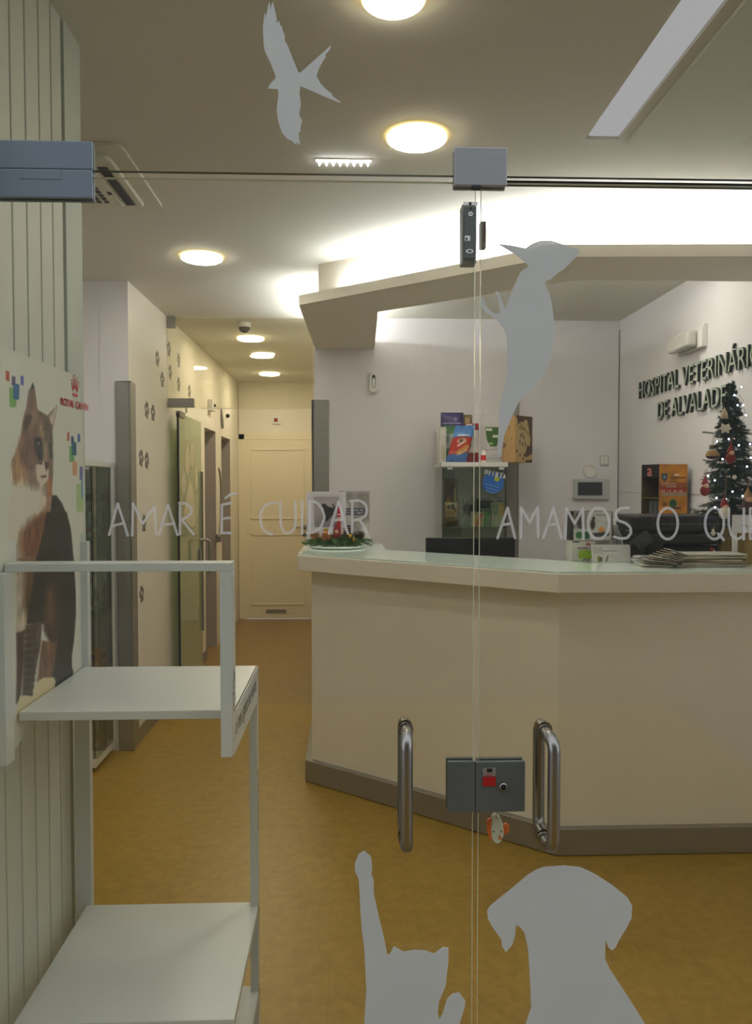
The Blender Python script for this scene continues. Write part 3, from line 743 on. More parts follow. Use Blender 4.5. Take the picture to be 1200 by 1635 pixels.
# lock case in the middle
lk = gbox(MB(), 757.6, 1213, 836.5, 1294, -.009, -.0003); gbox(lk, 761, 1213, 836, 1294, GT+.0003, GT+.009)
lk = lk.build('lock_case', M_LOCK, D2, bevel=.0015)
lk2 = gbox(MB(), 713, 1213, 757.2, 1294, -.009, -.0003); gbox(lk2, 713, 1213, 757, 1294, GT+.0003, GT+.009)
lk2 = lk2.build('strike_case', M_LOCK, D1, bevel=.0015)
def fbox(mb, x0, y0, x1, y1, d0, d1, mi=0):
    p = at(x0, y1, y=YG+d0); q = at(x1, y0, y=YG+d0); mb.box(p.x, q.x, YG+d0, YG+d1, p.z, q.z, mi); return mb
fbox(MB(), 770.5, 1226, 791.5, 1240, -.0105, -.009).build('indicator_plate', mat('grey_label_plate', (120,112,104), .5), lk, bevel=.001)
fbox(MB(), 777, 1227, 785.5, 1233, -.0112, -.0106).build('indicator_window', M_DARK, lk)
fbox(MB(), 770.5, 1240.5, 791.5, 1256, -.0112, -.009).build('red_indicator', M_REDP, lk, bevel=.0015)
m = MB(); p = at(773.5, 1239, y=YG-.0108)
m.tube([p+Vector((.014*k_/12, -.0002, .002+.0016*math.sin(k_*1.9))) for k_ in range(13)], .0004, 5); m.build('red_script', M_REDTXT, lk)
cc = at(803, 1256, y=YG-.012)
cy_ = MB().lathe([(.0078,-.0088),(.0078,-.014),(.0056,-.0155),(.0054,-.0132),(.0001,-.0132)], (cc.x, YG, cc.z), 24, axis='y').build('lock_cylinder', M_CHROME, lk, smooth=True)
MB().lathe([(.0053,-.0136),(.0001,-.0138)], (cc.x, YG, cc.z), 20, axis='y').build('keyhole', M_DARK, cy_)

# fish shaped rubber charm hanging under the lock, behind the glass
fx = at(793, 1320, y=YG+GT+.03)
fc = thing('fish_charm', 'small white and orange rubber fish charm hanging under the lock case', 'charm', fx)
yy = YG+GT+.024
def fp(a, b, d=0): return at(a, b, y=yy+d)
body = [(785,1303),(790,1300),(797,1303),(801,1312),(804,1322),(804,1334),(800,1344),(794,1348),(788,1345),(784,1336),(784,1322),(785,1312)]
MB().prism([fp(a,b) for a,b in body], (0,.008,0)).build('body', M_TOY, fc, bevel=.002)
for pts in ([(784,1306),(778,1310),(777,1322),(781,1341),(785,1342)], [(803,1317),(808,1315),(813,1319),(812,1329),(806,1333),(803,1330)]):
    MB().flat([fp(a,b,.001) for a,b in pts], (0,.006,0)).build('fin', M_ORANGE, fc, bevel=.001)
MB().flat([fp(a,b,-.0015) for a,b in ((797,1332),(801,1340),(796,1340.5))], (0,.001,0)).build('mouth', M_ORANGE, fc)
for (a, b) in ((788,1328),(800,1328)):
    MB().lathe([(.0001,0),(.0015,0),(.0015,.001),(.0001,.001)], fp(a,b,-.002), 10, axis='y').build('eye', M_DARK, fc)
MB().tube([fp(793,1308,-.002), fp(792.2,1304,-.002), fp(793,1300,-.001), fp(792.4,1296,0), fp(792.8,1293,0)], .0007, 6).build('chain', M_CHROME, fc)

# ------------------------------------------------------------------ stickers on the glass
def zpts(zs, ox, oy, s): return [(ox+a/s, oy+b/s) for a, b in zs]
def decal(name, polys, label, cat, y=YG-.0016, m_=None, th=.0008):
    m = MB()
    for pts in polys: m.flat([at(a, b, y=y) for a, b in pts], (0, th, 0))
    return tag(m.build(name, m_ or M_VINYL), label, cat)
bird = zpts([(205,10),(213,60),(208,120),(240,10),(250,60),(265,110),(285,215),(270,250),(312,225),(320,280),(340,280),(350,345),(372,380),(370,440),(400,490),(440,590),(520,790),(545,785),(875,490),(860,540),(805,600),(820,610),(775,680),(735,760),(715,830),(740,870),(760,910),(825,975),(885,1020),(890,1045),(980,1110),(970,1118),(780,1040),(540,935),(530,1010),(545,1130),(525,1250),(548,1290),(563,1325),(545,1350),(540,1430),(520,1440),(530,1530),(540,1580),(500,1545),(498,1575),(430,1520),(405,1520),(340,1440),(300,1320),(282,1190),(300,1050),(298,970),(205,963),(195,972),(192,955),(205,920),(270,850),(272,830),(215,680),(155,560),(140,480),(133,300),(150,130),(160,165),(158,220),(190,70)], 400, 0, 6.8125)
decal('bird_sticker', [bird], 'frosted flying bird of prey silhouette with forked tail on the upper glass', 'sticker')
wp_ = zpts([(20,95),(130,108),(240,130),(290,95),(360,70),(430,68),(520,92),(600,125),(675,140),(650,190),(580,260),(540,300),(500,320),(450,370),(395,395),(400,430),(430,490),(450,570),(465,690),(468,800),(460,900),(440,1000),(400,1110),(330,1210),(250,1290),(190,1340),(125,1480),(70,1620),(50,1760),(30,1790),(20,1700),(30,1520),(35,1400),(60,1260),(95,1150),(95,850),(75,780),(20,705),(-75,640),(-115,580),(-100,520),(-60,600),(-20,640),(20,650),(40,640),(30,560),(15,500),(0,480),(20,470),(60,560),(80,610),(130,480),(165,400),(200,320),(270,270),(160,180)], 790, 370, 4.953)
decal('woodpecker_sticker', [wp_], 'frosted long-beaked bird silhouette clinging to the edge of the right door', 'sticker')
cat_ = zpts([(60,90),(75,55),(95,42),(120,65),(125,100),(122,130),(130,150),(130,200),(150,290),(165,350),(180,425),(188,425),(205,395),(240,415),(280,408),(320,410),(352,422),(385,398),(405,400),(405,450),(395,540),(370,600),(366,640),(372,665),(385,640),(400,590),(420,570),(445,565),(455,580),(468,595),(465,620),(440,700),(420,800),(420,900),(95,900),(95,681),(100,600),(103,560),(95,400),(85,330),(78,200),(75,150),(62,120)], 540, 1340, 2.308)
decal('cat_sticker', [cat_], 'frosted cat silhouette with one paw raised low on the left door', 'sticker')
dog_ = zpts([(548,265),(560,245),(640,180),(700,130),(730,112),(760,102),(830,97),(890,103),(940,125),(1010,170),(1065,215),(1082,245),(1080,290),(1060,330),(1035,370),(1020,400),(1008,410),(995,400),(984,370),(982,440),(1000,480),(1060,570),(1130,681),(1180,780),(1210,900),(680,900),(685,780),(690,681),(710,620),(705,500),(698,400),(685,345),(670,325),(655,315),(650,360),(640,390),(617,417),(603,395),(600,370),(565,320),(550,290)], 540, 1340, 2.308)
decal('dog_sticker', [dog_], 'frosted floppy-eared dog silhouette low on the right door', 'sticker')

def strokes(name, letters, wpx, label):
    y = YG-.0016; L0 = at(letters[0][0][0][0], letters[0][0][0][1], y=y)
    root = thing(name, label, 'lettering', L0)
    for lines in letters:
        m = MB()
        for ln in lines:
            P = [at(a, b, y=y) for a, b in ln]; w = wpx*YG/F/2
            for i in range(len(P)-1):
                d = (P[i+1]-P[i]).normalized(); n = Vector((-d.z, 0, d.x))*w; e_ = Vector((0, -.00002*i, 0))
                m.add([P[i]+n+e_, P[i+1]+n+e_, P[i+1]-n+e_, P[i]-n+e_], [(0,1,2,3)])
            for p_ in (P[0], P[-1]) if len(P) > 6 else P:
                m.add([p_+Vector((w*math.cos(a), .0001, w*math.sin(a))) for a in [2*math.pi*k_/10 for k_ in range(10)]], [tuple(range(10))])
        m.build('letter', M_LETTER, root)
    return root
def arc(cx, cy, rx, ry, a0, a1, n=14): return [(cx+rx*math.cos(math.radians(a0+(a1-a0)*k_/n)), cy+ry*math.sin(math.radians(a0+(a1-a0)*k_/n))) for k_ in range(n+1)]
L1 = [[[(174,854),(188,804),(204,855)],[(179,840),(198,835)]],
      [[(211,855),(212,804),(228,836),(247,808),(249,853)]],
      [[(254,853),(268,806),(283,854)],[(259,838),(278,836)]],
      [[(287,853),(287,803)],[(286,803),(298,804),(306,811),(305,820),(297,827),(290,829),(309,853)]],
      [[(369,803),(354,806),(354,851),(369,851)],[(354,828),(367,827)],[(360,795),(368,789),(377,788)]],
      [[(440,803),(428,804),(419,811),(415,824),(417,840),(424,850),(434,853)]],
      [[(447,801),(448,838),(453,850),(461,852),(469,845),(472,835),(471,801)]],
      [[(482,801),(482,852)]],
      [[(494,803),(494,850)],[(489,799),(505,802),(514,812),(518,826),(512,842),(501,850),(490,851)]],
      [[(525,852),(540,801),(555,852)],[(530,831),(551,829)]],
      [[(562,850),(562,801)],[(559,800),(574,799),(584,806),(586,815),(583,824),(574,829),(565,831)],[(574,830),(581,841),(586,851)]]]
strokes('glass_lettering', L1, 4.0, 'hand-drawn white words AMAR É CUIDAR across the left door')
L2 = [[[(794,859),(810,811),(822,859)],[(801,838),(815,836)]],
      [[(831,858),(832,811),(845,834),(858,810),(859,857)]],
      [[(867,858),(883,811),(896,859)],[(873,839),(890,836)]],
      [[(902,860),(904,812),(917,836),(930,812),(931,861)]],
      [arc(955,835.5,17,25,0,360,24)],
      [[(1003,811),(992,811),(985,815),(982,823),(986,831),(998,835),(1006,842),(1007,851),(1001,859),(990,860),(980,857)]],
      [arc(1065.5,836,16,25,0,360,24)],
      [arc(1140,836,15,25,0,360,24),[(1146,852),(1155,862)]],
      [[(1163,812),(1163,838),(1167,854),(1176,861),(1185,857),(1189,845)],[(1187,812),(1187,861)]],
      [[(1212,812),(1197,812),(1197,860),(1212,860)],[(1197,836),(1210,835)]]]
strokes('glass_lettering', L2, 4.4, 'hand-drawn white words AMAMOS O QUE across the right door')

# ------------------------------------------------------------------ display stand with the cat poster
XS = -.658
st = thing('display_stand', 'white sheet metal brochure stand with shelves beside the entrance door', 'stand', (-.45, 1.78, 0))
zs = at(29,1140,x=XS+.005).z          # main shelf top
yF, yBk = 1.592, 1.985
xr = at(410,1066,z=zs).x
zsh2 = at(130,1440,x=XS, y=None).z if False else at(405,1440,y=yBk).z
MB().box(XS+.001, xr, yF, yBk, zs-.018, zs).build('shelf', M_STAND, st, bevel=.0015)
MB().box(XS+.001, xr, yF-.05, yBk, zsh2-.018, zsh2).build('shelf', M_STAND, st, bevel=.0015)
zb_ = at(400,1582,y=yBk-.02).z
MB().box(XS+.001, xr, yF-.05, yBk, zb_-.02, zb_).build('base_shelf', M_STAND, st, bevel=.0015)
ap = MB().prism([(xr-.004,yF-.04,zs),(xr-.004,yBk,zs),(xr-.004,yBk,at(410,1118,y=yBk).z),(xr-.004,yF-.04,at(362,1208,y=yF-.04).z)], (.0042,0,0))
ap.build('side_apron', M_STAND, st)
zt2 = at(200,899,y=1.545).z; zpb = at(356,1210,y=1.535).z
fr = MB().box(xr-.022, xr, yF-.055, yF-.001, zpb, zt2-.016)
fr.build('front_post', M_STAND, st, bevel=.001)
MB().box(XS+.001, xr, yF-.055, yF-.001, zt2-.0158, zt2).build('top_rail', M_STAND, st, bevel=.001)
MB().box(xr-.020, xr, yBk-.022, yBk, .012, zs-.018).build('rear_leg', M_STAND, st, bevel=.001)
MB().box(xr-.020, xr, yF-.05, yF-.03, .012, zb_-.02).build('front_leg', M_STAND, st, bevel=.001)
MB().box(XS+.001, XS+.018, yF-.05, yF-.03, .012, zb_-.02).build('front_leg', M_STAND, st, bevel=.001)
MB().box(XS-.025, XS+.012, yBk, yBk+.022, .012, at(140,865,y=yBk).z).build('rear_panel', M_STAND, st, bevel=.001)
MB().box(XS-.02, xr, yBk-.008, yBk, zsh2-.09, zsh2-.018).build('rear_rail', M_STAND, st)
MB().box(XS+.001, XS+.014, yF-.09, yF-.052, zpb, zt2-.0158).build('front_post', M_STAND, st, bevel=.001)
xx = xr+.0003
m = MB(); text_flat(m, 'Aqui', (xx, yF-.042, at(362,1069,y=yF-.03).z), (0,0,-1), (0,1,0), .083, .026, (.0004,0,0)); m.build('post_lettering', M_BLKTXT, st)
m = MB(); q0 = Vector((xx, yF+.0, at(369,1168,y=yF).z)); q1 = Vector((xx, yBk-.05, at(405,1108,y=yBk-.05).z))
uu = (q1-q0); uu.x = 0; L_ = uu.length; uu.normalize(); zA = .034
text_flat(m, 'o teu gato se sente', (xx, yF-.01, zs-.061), (0,1,.0), (0,0,1), yBk-.03-yF, .040, (.0004,0,0)); m.build('apron_lettering', M_BLKTXT, st)
m = MB(); za = at(408,1185,y=yBk-.01).z; zb2 = at(408,1330,y=yBk-.01).z
text_flat(m, 'em casa', (xx, yBk-.018, zb2+.16), (0,0,-1), (0,1,0), .15, .013, (.0004,0,0)); m.build('leg_lettering', M_BLKTXT, st)

# poster board: outline in the plane of the stand side
y0p, y1p = 1.472+GT+.02, 2.03; zt3, zb3 = 1.785, .985
XP = XS-.004
pts = [(y0p,zb3)]
pts += [(1.60,zb3+.01),(1.70,zs-.02),(1.80,zs-.012),(1.985,zs-.012),(1.985,1.40),(2.012,1.42),(2.018,1.62),(2.0,1.68)]
for k_ in range(8):
    a = math.radians(20+ 70*k_/7); pts.append((1.93+.085*math.cos(a)-.01, zt3-.085+.085*math.sin(a)))
for k_ in range(6):
    a = math.radians(90+90*k_/5); pts.append((y0p+.05+.05*math.cos(a), zt3-.05+.05*math.sin(a)))
po = MB().flat([(XP-.014, a, b) for a, b in pts], (.014,0,0)).build('cat_poster', mat('poster_board', (196,197,184), .5, var=.02))
tag(po, 'rounded white poster board with a sitting tabby cat behind the stand', 'poster')
# picture painted as photo-like print
NY_, NZ_ = 230, 330
gy = np.linspace(y0p+.004, 2.006, NY_); gz = np.linspace(zt3-.02, zs-.005, NZ_)
PX = np.zeros((NZ_, NY_)); PY = np.zeros((NZ_, NY_))
for j in range(NZ_):
    for i in range(NY_):
        PX[j, i], PY[j, i] = proj((XP, gy[i], gz[j]))
BASE = (198,199,186)
pr = Print(NY_, NZ_, BASE).coords(PX, PY)
def zz(l, s=5.8375, oy=580): return [(a/s, oy+b/s) for a, b in l]
def z2(l): return [(a/4.0875, 820+b/4.0875) for a, b in l]
# torso, chest
pr.poly(zz([(150,1130),(470,1130),(470,1640),(70,1640),(75,1350),(110,1180)])+[], (196,188,168), 3)
pr.poly(z2([(70,0),(330,0),(300,300),(260,520),(170,760),(110,900),(104,1280),(104,0)]), (176,164,142), 2)
pr.poly(zz([(250,1640),(240,1540),(320,1440),(400,1370),(430,1250),(470,1220),(480,1640)]), (156,112,82), 5)
pr.poly(z2([(150,60),(200,20),(330,0),(330,300),(150,300),(125,200)]), (116,76,52), 7)
pr.poly(z2([(125,300),(300,300),(280,520),(180,700),(150,600),(160,420)]), (98,72,46), 5)
# dark back and haunch
pr.poly(zz([(478,1232),(520,1232),(570,1300),(610,1400),(640,1520),(660,1640),(380,1640),(440,1500),(465,1380)]), (52,50,46), 1.2)
pr.poly(z2([(300,-10),(432,-10),(460,110),(478,300),(490,500),(492,640),(482,800),(466,920),(466,1000),(474,1035),(380,1110),(330,1060),(360,850),(380,560),(280,720),(170,720),(200,520),(230,300),(280,120)]), (46,42,36), 1.2)
pr.poly(z2([(290,480),(360,430),(390,600),(370,850),(330,1000),(320,840),(280,760)]), (70,54,42), 3)
pr.poly(z2([(310,500),(335,470),(345,640),(330,760),(300,700)]), (96,72,54), 4)
# legs
pr.poly(z2([(104,780),(160,760),(150,1000),(130,1210),(104,1240)]), (72,50,40), 2)
pr.poly(z2([(165,730),(270,700),(262,860),(235,1000),(205,1190),(142,1190),(150,960)]), (84,72,60), 1.5)
for b in range(760, 1180, 46): pr.poly(z2([(150,b),(205,b-8),(235,b+4),(205,b+16),(150,b+22)]), (58,42,32), 1.6, .6)
pr.poly(z2([(268,830),(370,840),(350,1000),(330,1085),(240,1100),(255,960)]), (116,84,66), 2)
pr.poly(z2([(125,1190),(170,1185),(208,1205),(206,1250),(150,1320),(108,1320),(112,1250)]), (206,190,150), .8)
pr.poly(z2([(225,1110),(280,1070),(350,1070),(362,1110),(355,1150),(215,1260),(212,1180)]), (206,192,150), 1.2)
pr.poly(z2([(360,1090),(475,1035),(470,1060),(350,1150)]), (44,44,30), 1)
# shadow strip printed under the paws is dark fur
# head
head = zz([(300,190),(322,240),(334,330),(342,420),(352,440),(400,462),(435,490),(462,460),(532,384),(520,450),(500,560),(482,640),(486,750),(492,900),(488,1050),(480,1160),(470,1240),(400,1240),(300,1200),(170,1180),(120,1120),(106,1000),(112,900),(150,800),(185,700),(195,600),(212,500),(232,430),(250,320),(280,230)])
pr.poly(head, (128,108,92), .8)
pr.poly(zz([(110,1120),(105,960),(150,800),(190,690),(240,720),(230,900),(250,1060),(200,1180)]), (168,132,96), 5)
pr.poly(zz([(200,650),(330,560),(345,700),(300,880),(300,1000),(200,960),(170,860)]), (116,90,78), 5)
pr.poly(zz([(260,250),(300,215),(325,300),(330,430),(270,450),(246,400)]), (122,98,86), 1.5)
pr.poly(zz([(228,500),(270,470),(300,500),(260,600),(220,640),(215,560)]), (78,62,56), 2)
pr.poly(zz([(292,192),(302,178),(318,232),(300,240),(286,236)]), (52,56,44), .5)
pr.poly(zz([(350,450),(430,490),(480,600),(482,760),(440,780),(400,620),(380,520)]), (98,84,72), 2)
pr.poly(zz([(452,500),(528,392),(512,470),(488,570),(470,560)]), (176,164,146), .8)
pr.poly(zz([(372,590),(385,575),(392,680),(380,690)]), (182,160,110), .9, .8)
pr.poly(zz([(395,640),(410,630),(412,700),(400,700)]), (170,150,120), .9, .7)
pr.poly(zz([(310,700),(370,680),(392,760),(402,860),(380,910),(350,890),(322,820)]), (60,60,64), 1.4)
pr.poly(zz([(330,720),(368,700),(385,760),(360,770)]), (36,30,28), .8)
pr.poly(zz([(340,740),(365,730),(370,752),(350,758)]), (110,116,112), .5)
pr.poly(zz([(450,750),(480,740),(482,900),(455,880)]), (58,66,62), 1)
pr.poly(zz([(395,720),(440,740),(440,920),(400,920)]), (146,126,106), 1.4)
pr.poly(zz([(330,950),(400,920),(452,990),(440,1100),(380,1160),(340,1080)]), (198,184,168), 1.6)
pr.poly(zz([(408,928),(440,922),(448,960),(428,1010),(414,970)]), (74,50,46), .7)
pr.poly(zz([(372,1050),(430,1040),(424,1064),(380,1070)]), (94,70,62), .7)
pr.poly(zz([(355,930),(385,925),(392,945),(365,945)]), (92,62,54), .6)
pr.poly(zz([(420,1120),(470,1050),(478,1240),(430,1260)]), (160,104,70), 1.6)
pr.poly(zz([(120,1130),(200,1100),(300,1150),(420,1150),(410,1280),(330,1400),(230,1520),(110,1600),(90,1350)]), (200,193,174), 7, .9)
for (p, q) in (((190,1060),(320,980)),((200,1090),(330,1000)),((240,1100),(340,1010))): pr.line(zz([p])[0], zz([q])[0], .25, (206,196,176), .6)
# fur streaks
rs = random.Random(3)
inside = pr.c[..., 0] < 185
for _ in range(900):
    i = rs.randrange(NY_-8); j = rs.randrange(NZ_-12)
    if inside[j, i]:
        L_ = rs.randrange(4, 12); f_ = rs.uniform(.8, 1.22); sl = rs.choice([-1,0,0,1])
        for k_ in range(L_):
            ii = min(NY_-1, max(0, i+int(sl*k_*.3)))
            if j+k_ < NZ_ and inside[j+k_, ii]: pr.c[j+k_, ii] = np.clip(pr.c[j+k_, ii]*f_, 0, 255)
fur = (pr.c[..., 0] < 185)
for j in range(NZ_):
    for i in range(NY_):
        if pr.c[j, i, 0] < 192:
            n_ = mnoise.noise(Vector((i*.35, j*.07, 3)))*.5+mnoise.noise(Vector((i*.08, j*.05, 9)))*.45
            pr.c[j, i] = np.clip(pr.c[j, i]*(1+.42*n_), 0, 255)
# coloured squares
SQ = [((47,70,82,162),(176,86,60)),((104,118,138,205),(74,66,110)),((186,114,216,202),(84,92,166)),((82,225,146,408),(112,160,84)),((117,190,174,336),(36,96,140)),
      ((619,642,643,720),(176,98,78)),((658,676,683,752),(44,62,110)),((718,660,742,734),(72,92,160)),((640,770,688,922),(108,158,92)),((664,730,707,858),(32,88,116)),((670,916,713,1046),(196,142,104)),
      ((737,963,776,1090),(94,94,146)),((708,1122,788,1382),(160,182,124)),((752,1050,818,1260),(88,134,158))]
for (x0, y0, x1, y1), c_ in SQ: pr.poly(zz([(x0,y0),(x1,y0+4),(x1,y1+3),(x0,y1)]), c_, .15)
pr.mesh('cat_picture', lambda u, v: (XP+.0012, gy[0]+(gy[-1]-gy[0])*u, gz[0]+(gz[-1]-gz[0])*v), po,
        keep=lambda i, j: not (gy[i] > 1.97 and gz[j] < 1.40) and not (gz[j] > zt3-.075 and gy[i] > 1.94) and not (gz[j] > zt3-.045 and gy[i] < y0p+.04))
def ptx(a, b, x=XP+.002): return at(a, b, x=x)
l0 = ptx(*zz([(567,388)])[0]); l1 = ptx(*zz([(818,446)])[0]); lt = ptx(*zz([(567,308)])[0])
m = MB(); text_flat(m, 'ROYAL CANIN', (XP+.0018, l0.y, l0.z), (0,1,(l1.z-l0.z)/(l1.y-l0.y)), (0,0,1), l1.y-l0.y, lt.z-l0.z-.002, (.0006,0,0), boldness=.0012)
cr = MB(); c0 = ptx(*zz([(700,300)])[0])
for (dx, h0, h1) in ((-.020,.010,.030),(-.011,.014,.040),(0,.015,.044),(.011,.014,.040),(.020,.010,.030)):
    m.cyl((XP+.0022, c0.y+dx*.75, c0.z+h0), (XP+.0022, c0.y+dx*1.25, c0.z+h1), .0014, 8, r1=.0008)
    m.ball((XP+.0022, c0.y+dx*1.3, c0.z+h1+.004), .0016, 8)
m.box(XP+.0018, XP+.0026, c0.y-.017, c0.y+.017, c0.z-.002, c0.z+.004)
m.build('red_logo', M_REDTXT, po)

# ------------------------------------------------------------------ glass display cabinets
def cabinet(label, x0, x1, yf, yb, z1, mirror):
    t = thing('display_cabinet', label, 'display cabinet', ((x0+x1)/2, (yf+yb)/2, 0), None)
    MB().box(x0, x1, yf, yb, .03, .075).build('base', M_WHITE, t, bevel=.003)
    MB().box(x0+.03, x1-.03, yf+.03, yb-.03, .0005, .03).build('plinth', M_DARK, t)
    MB().box(x0-.008, x1+.008, yf-.008, yb, z1-.03, z1).build('top_panel', M_WHITE, t, bevel=.003)
    MB().box(x0, x1, yb-.012, yb-.002, .075, z1-.03).build('back_panel', M_WHITE, t)
    MB().box(x0, x0+.004, yb-.05, yb-.0125, .0752, z1-.0302).box(x1+.0042, x1+.008, yb-.05, yb-.0125, .0752, z1-.0302).build('rear_upright', M_WHITE, t)
    for x in (x0, x1): MB().box(x-.004, x+.004, yf+.006, yb-.012, .0755, z1-.0305).build('side_glass', [M_CABG], t)
    d = MB().box(x0+.006, x1-.006, yf, yf+.004, .08, z1-.035).build('glass_door', M_CABG, t)
    for x in (x0+.006, x1-.006): MB().box(x-.002, x+.002, yf-.0015, yf+.006, .08, z1-.035).build('door_edge', M_DARK, d)
    for x in (x0+.03, x1-.05): MB().box(x, x+.035, yf-.003, yf+.008, z1-.047, z1-.032).build('hinge', M_GREYP, d)
    zs_ = [.45, .84, 1.245]
    for z in zs_: MB().box(x0+.008, x1-.008, yf+.02, yb-.02, z-.006, z).build('glass_shelf', mat('shelf_glass', (120,140,124), .15, var=0), t)
    return t
K2x0, K2x1 = at(706,800,y=5.06).x, at(808,800,y=5.06).x
cabinet('glass display cabinet with white top behind the reception desk', K2x0, K2x1, 5.06, 5.455, at(750,738,y=5.06).z, 1)
ZT2 = at(750,738,y=5.06).z
cx1 = -1.322
cabinet('tall glass display cabinet at the left beside the steel corner guard', cx1-.40, cx1, 4.16, Y_FACE-.02, at(160,736,y=4.25).z, 0)

# generic printed carton / bag
def goods(name, label, cat, x0, x1, z0, z1, y, d, side, paint, base, group=None, lean=0, n=(44,56), bulge=0.0, skew=0.0):
    t = thing(name, label, cat, ((x0+x1)/2, y+d/2, z0), group)
    if bulge > 0:
        m = MB(); N = 10; vs = []
        for face in (0, 1):
            for j in range(N+1):
                for i in range(N+1):
                    u, v = i/N, j/N; b = bulge*(1-(2*u-1)**4)*(1-(2*v-1)**6)
                    vs.append((x0+(x1-x0)*u+skew*v, y+d/2+(-1 if face == 0 else 1)*(b*d/2+.001), z0+(z1-z0)*v))
        fs = []; Q = (N+1)**2
        for face in (0, 1):
            for j in range(N):
                for i in range(N):
                    a = face*Q+j*(N+1)+i; fs.append((a, a+1, a+N+2, a+N+1))
        for i in range(N):
            for (p_, q_) in ((i, i+1), (N*(N+1)+i, N*(N+1)+i+1), (i*(N+1), (i+1)*(N+1)), (i*(N+1)+N, (i+1)*(N+1)+N)): fs.append((p_, q_, q_+Q, p_+Q))
        m.add(vs, fs); m.build('bag_body', side, t, smooth=True)
    else:
        MB().box(x0, x1, y, y+d, z0, z1).build('carton_body', side, t, bevel=.001)
    if paint is not None:
        pr = Print(n[0], n[1], base); paint(pr)
        def fn(u, v):
            b = bulge*(1-(2*u-1)**4)*(1-(2*v-1)**6)
            yy = (y-.0008) if bulge == 0 else (y+d/2-b*d/2-.0022)
            return (x0+(x1-x0)*u+skew*(1-v), yy, z1-(z1-z0)*v)
        pr.mesh('printed_front', fn, t)
    return t
def gd(name, label, cat, px0, py0, px1, py1, y, d, side, paint, base, **kw):
    p = at(px0, py1, y=y); q = at(px1, py0, y=y)
    z0 = kw.pop('z0', None); z0 = p.z if z0 is None else z0
    return goods(name, label, cat, p.x, q.x, z0, q.z, y, d, side, paint, base, **kw)
zt_ = ZT2+.0004
def p_a(p): p.rect(.0,.0,.06,1,(40,40,40)); p.rect(.3,.1,.9,.25,(200,196,188)); p.rect(.35,.5,.9,.9,(176,170,150))
gd('product_carton', 'narrow off-white carton at the left end of the cabinet top', 'carton', 700, 682, 712, 738, 5.12, .12, M_PLASTIC, p_a, (190,186,176), z0=zt_, n=(12,20))
def p_b(p):
    p.rect(0,0,1,.27,(52,42,92)).rect(.08,.2,.9,.235,(160,150,190)).ell(.62,.14,.09,.05,(120,110,170)).rect(0,.27,1,.42,(62,110,68)).poly([(0,.4),(.3,.32),(.7,.38),(1,.3),(1,.45),(0,.46)],(96,140,90),.03)
    p.rect(0,.42,1,.72,(168,172,160)).ell(.3,.53,.14,.09,(130,140,130),.4).rect(0,.72,1,.88,(80,120,88)).rect(0,.9,1,1,(40,60,120)); p.noise(.2,6,8,2)
gd('treat_bag', 'purple, green and grey pet food bag standing on the cabinet top', 'bag', 704, 658, 741, 738, 5.22, .07, mat('purple_film', (60,52,92), .3), p_b, (150,160,150), z0=zt_, bulge=.7)
def p_c(p):
    p.rect(0,.0,1,.2,(58,112,178)).poly([(0,.2),(1,.14),(1,.32),(0,.34)],(84,140,200),.04).rect(.2,.24,.8,.29,(220,224,232)).poly([(0,.34),(.3,.30),(1,.32),(1,.72),(0,.80)],(176,44,34),.02)
    p.ell(.5,.42,.28,.09,(196,160,130),.3).ell(.45,.42,.1,.06,(96,66,50),.5).poly([(.3,.72),(.8,.5),(1,.55),(.9,.68),(.5,.86)],(196,140,70),.04)
    p.line((.35,.56),(.6,.46),.02,(240,236,230)).line((.3,.86),(.85,.66),.012,(236,230,220)).rect(.05,.7,.4,.78,(200,90,70)).poly([(0,.84),(1,.76),(1,1),(0,1)],(70,110,164),.03); p.noise(.15,5,7,4)
gd('treat_bag', 'blue and red snack bag leaning in front on the cabinet top', 'bag', 712, 679, 744, 738, 5.075, .05, mat('blue_film', (58,100,160), .2), p_c, (60,110,180), z0=zt_, bulge=.8, skew=.065)
def p_d(p): p.rect(0,0,.25,.3,(70,60,40)).rect(.25,.05,.8,.5,(176,150,104)).rect(.8,.05,1,.5,(84,40,30)); p.rect(0,.45,1,1,(110,60,50))
gd('product_carton', 'small beige and brown carton peeking above the red box', 'carton', 738, 662, 753, 738, 5.29, .08, M_KRAFT, p_d, (120,100,60), z0=zt_, n=(20,24))
def p_e(p): p.rect(0,0,1,.18,(120,34,36)).rect(.1,.02,.55,.16,(214,196,196)).rect(0,.18,1,.75,(190,184,178)).ell(.3,.55,.2,.12,(70,80,50)).rect(0,.75,1,1,(112,26,34)); p.noise(.1,5,5,1)
gd('product_carton', 'dark red and grey carton behind the blue snack bag', 'carton', 741, 676, 764, 738, 5.17, .045, M_REDF, p_e, (150,40,40), z0=zt_, n=(26,34))
def p_f(p):
    p.rect(0,0,1,.22,(206,204,206)).ell(.02,.45,.16,.22,(120,100,90),.5).ell(.08,.38,.05,.04,(60,20,30)).poly([(.4,.26),(.92,.26),(.9,.5),(.84,.58),(.78,.66),(.58,.66),(.46,.52)],(58,96,36),.01)
    p.rect(.44,.29,.64,.34,(216,224,200)).rect(.66,.42,.9,.47,(216,224,200)).ell(.6,.6,.1,.025,(150,190,120)).ell(.8,.9,.35,.10,(190,188,192),.12).line((.3,.75),(1,.70),.008,(160,160,166)).line((.35,.92),(1,.9),.008,(160,160,166)); p.noise(.04,4,4,3)
q = gd('product_carton', 'tall white carton with a green cup picture on the cabinet top', 'carton', 754.5, 662, 803, 738, 5.24, .12, M_PAPER, p_f, (204,202,204), z0=zt_, n=(60,80))
m = MB(); o_ = at(749,668,y=5.2); text_flat(m, 'CY', o_, (1,0,0), (0,0,1), .035, .016, (0,-.001,0))
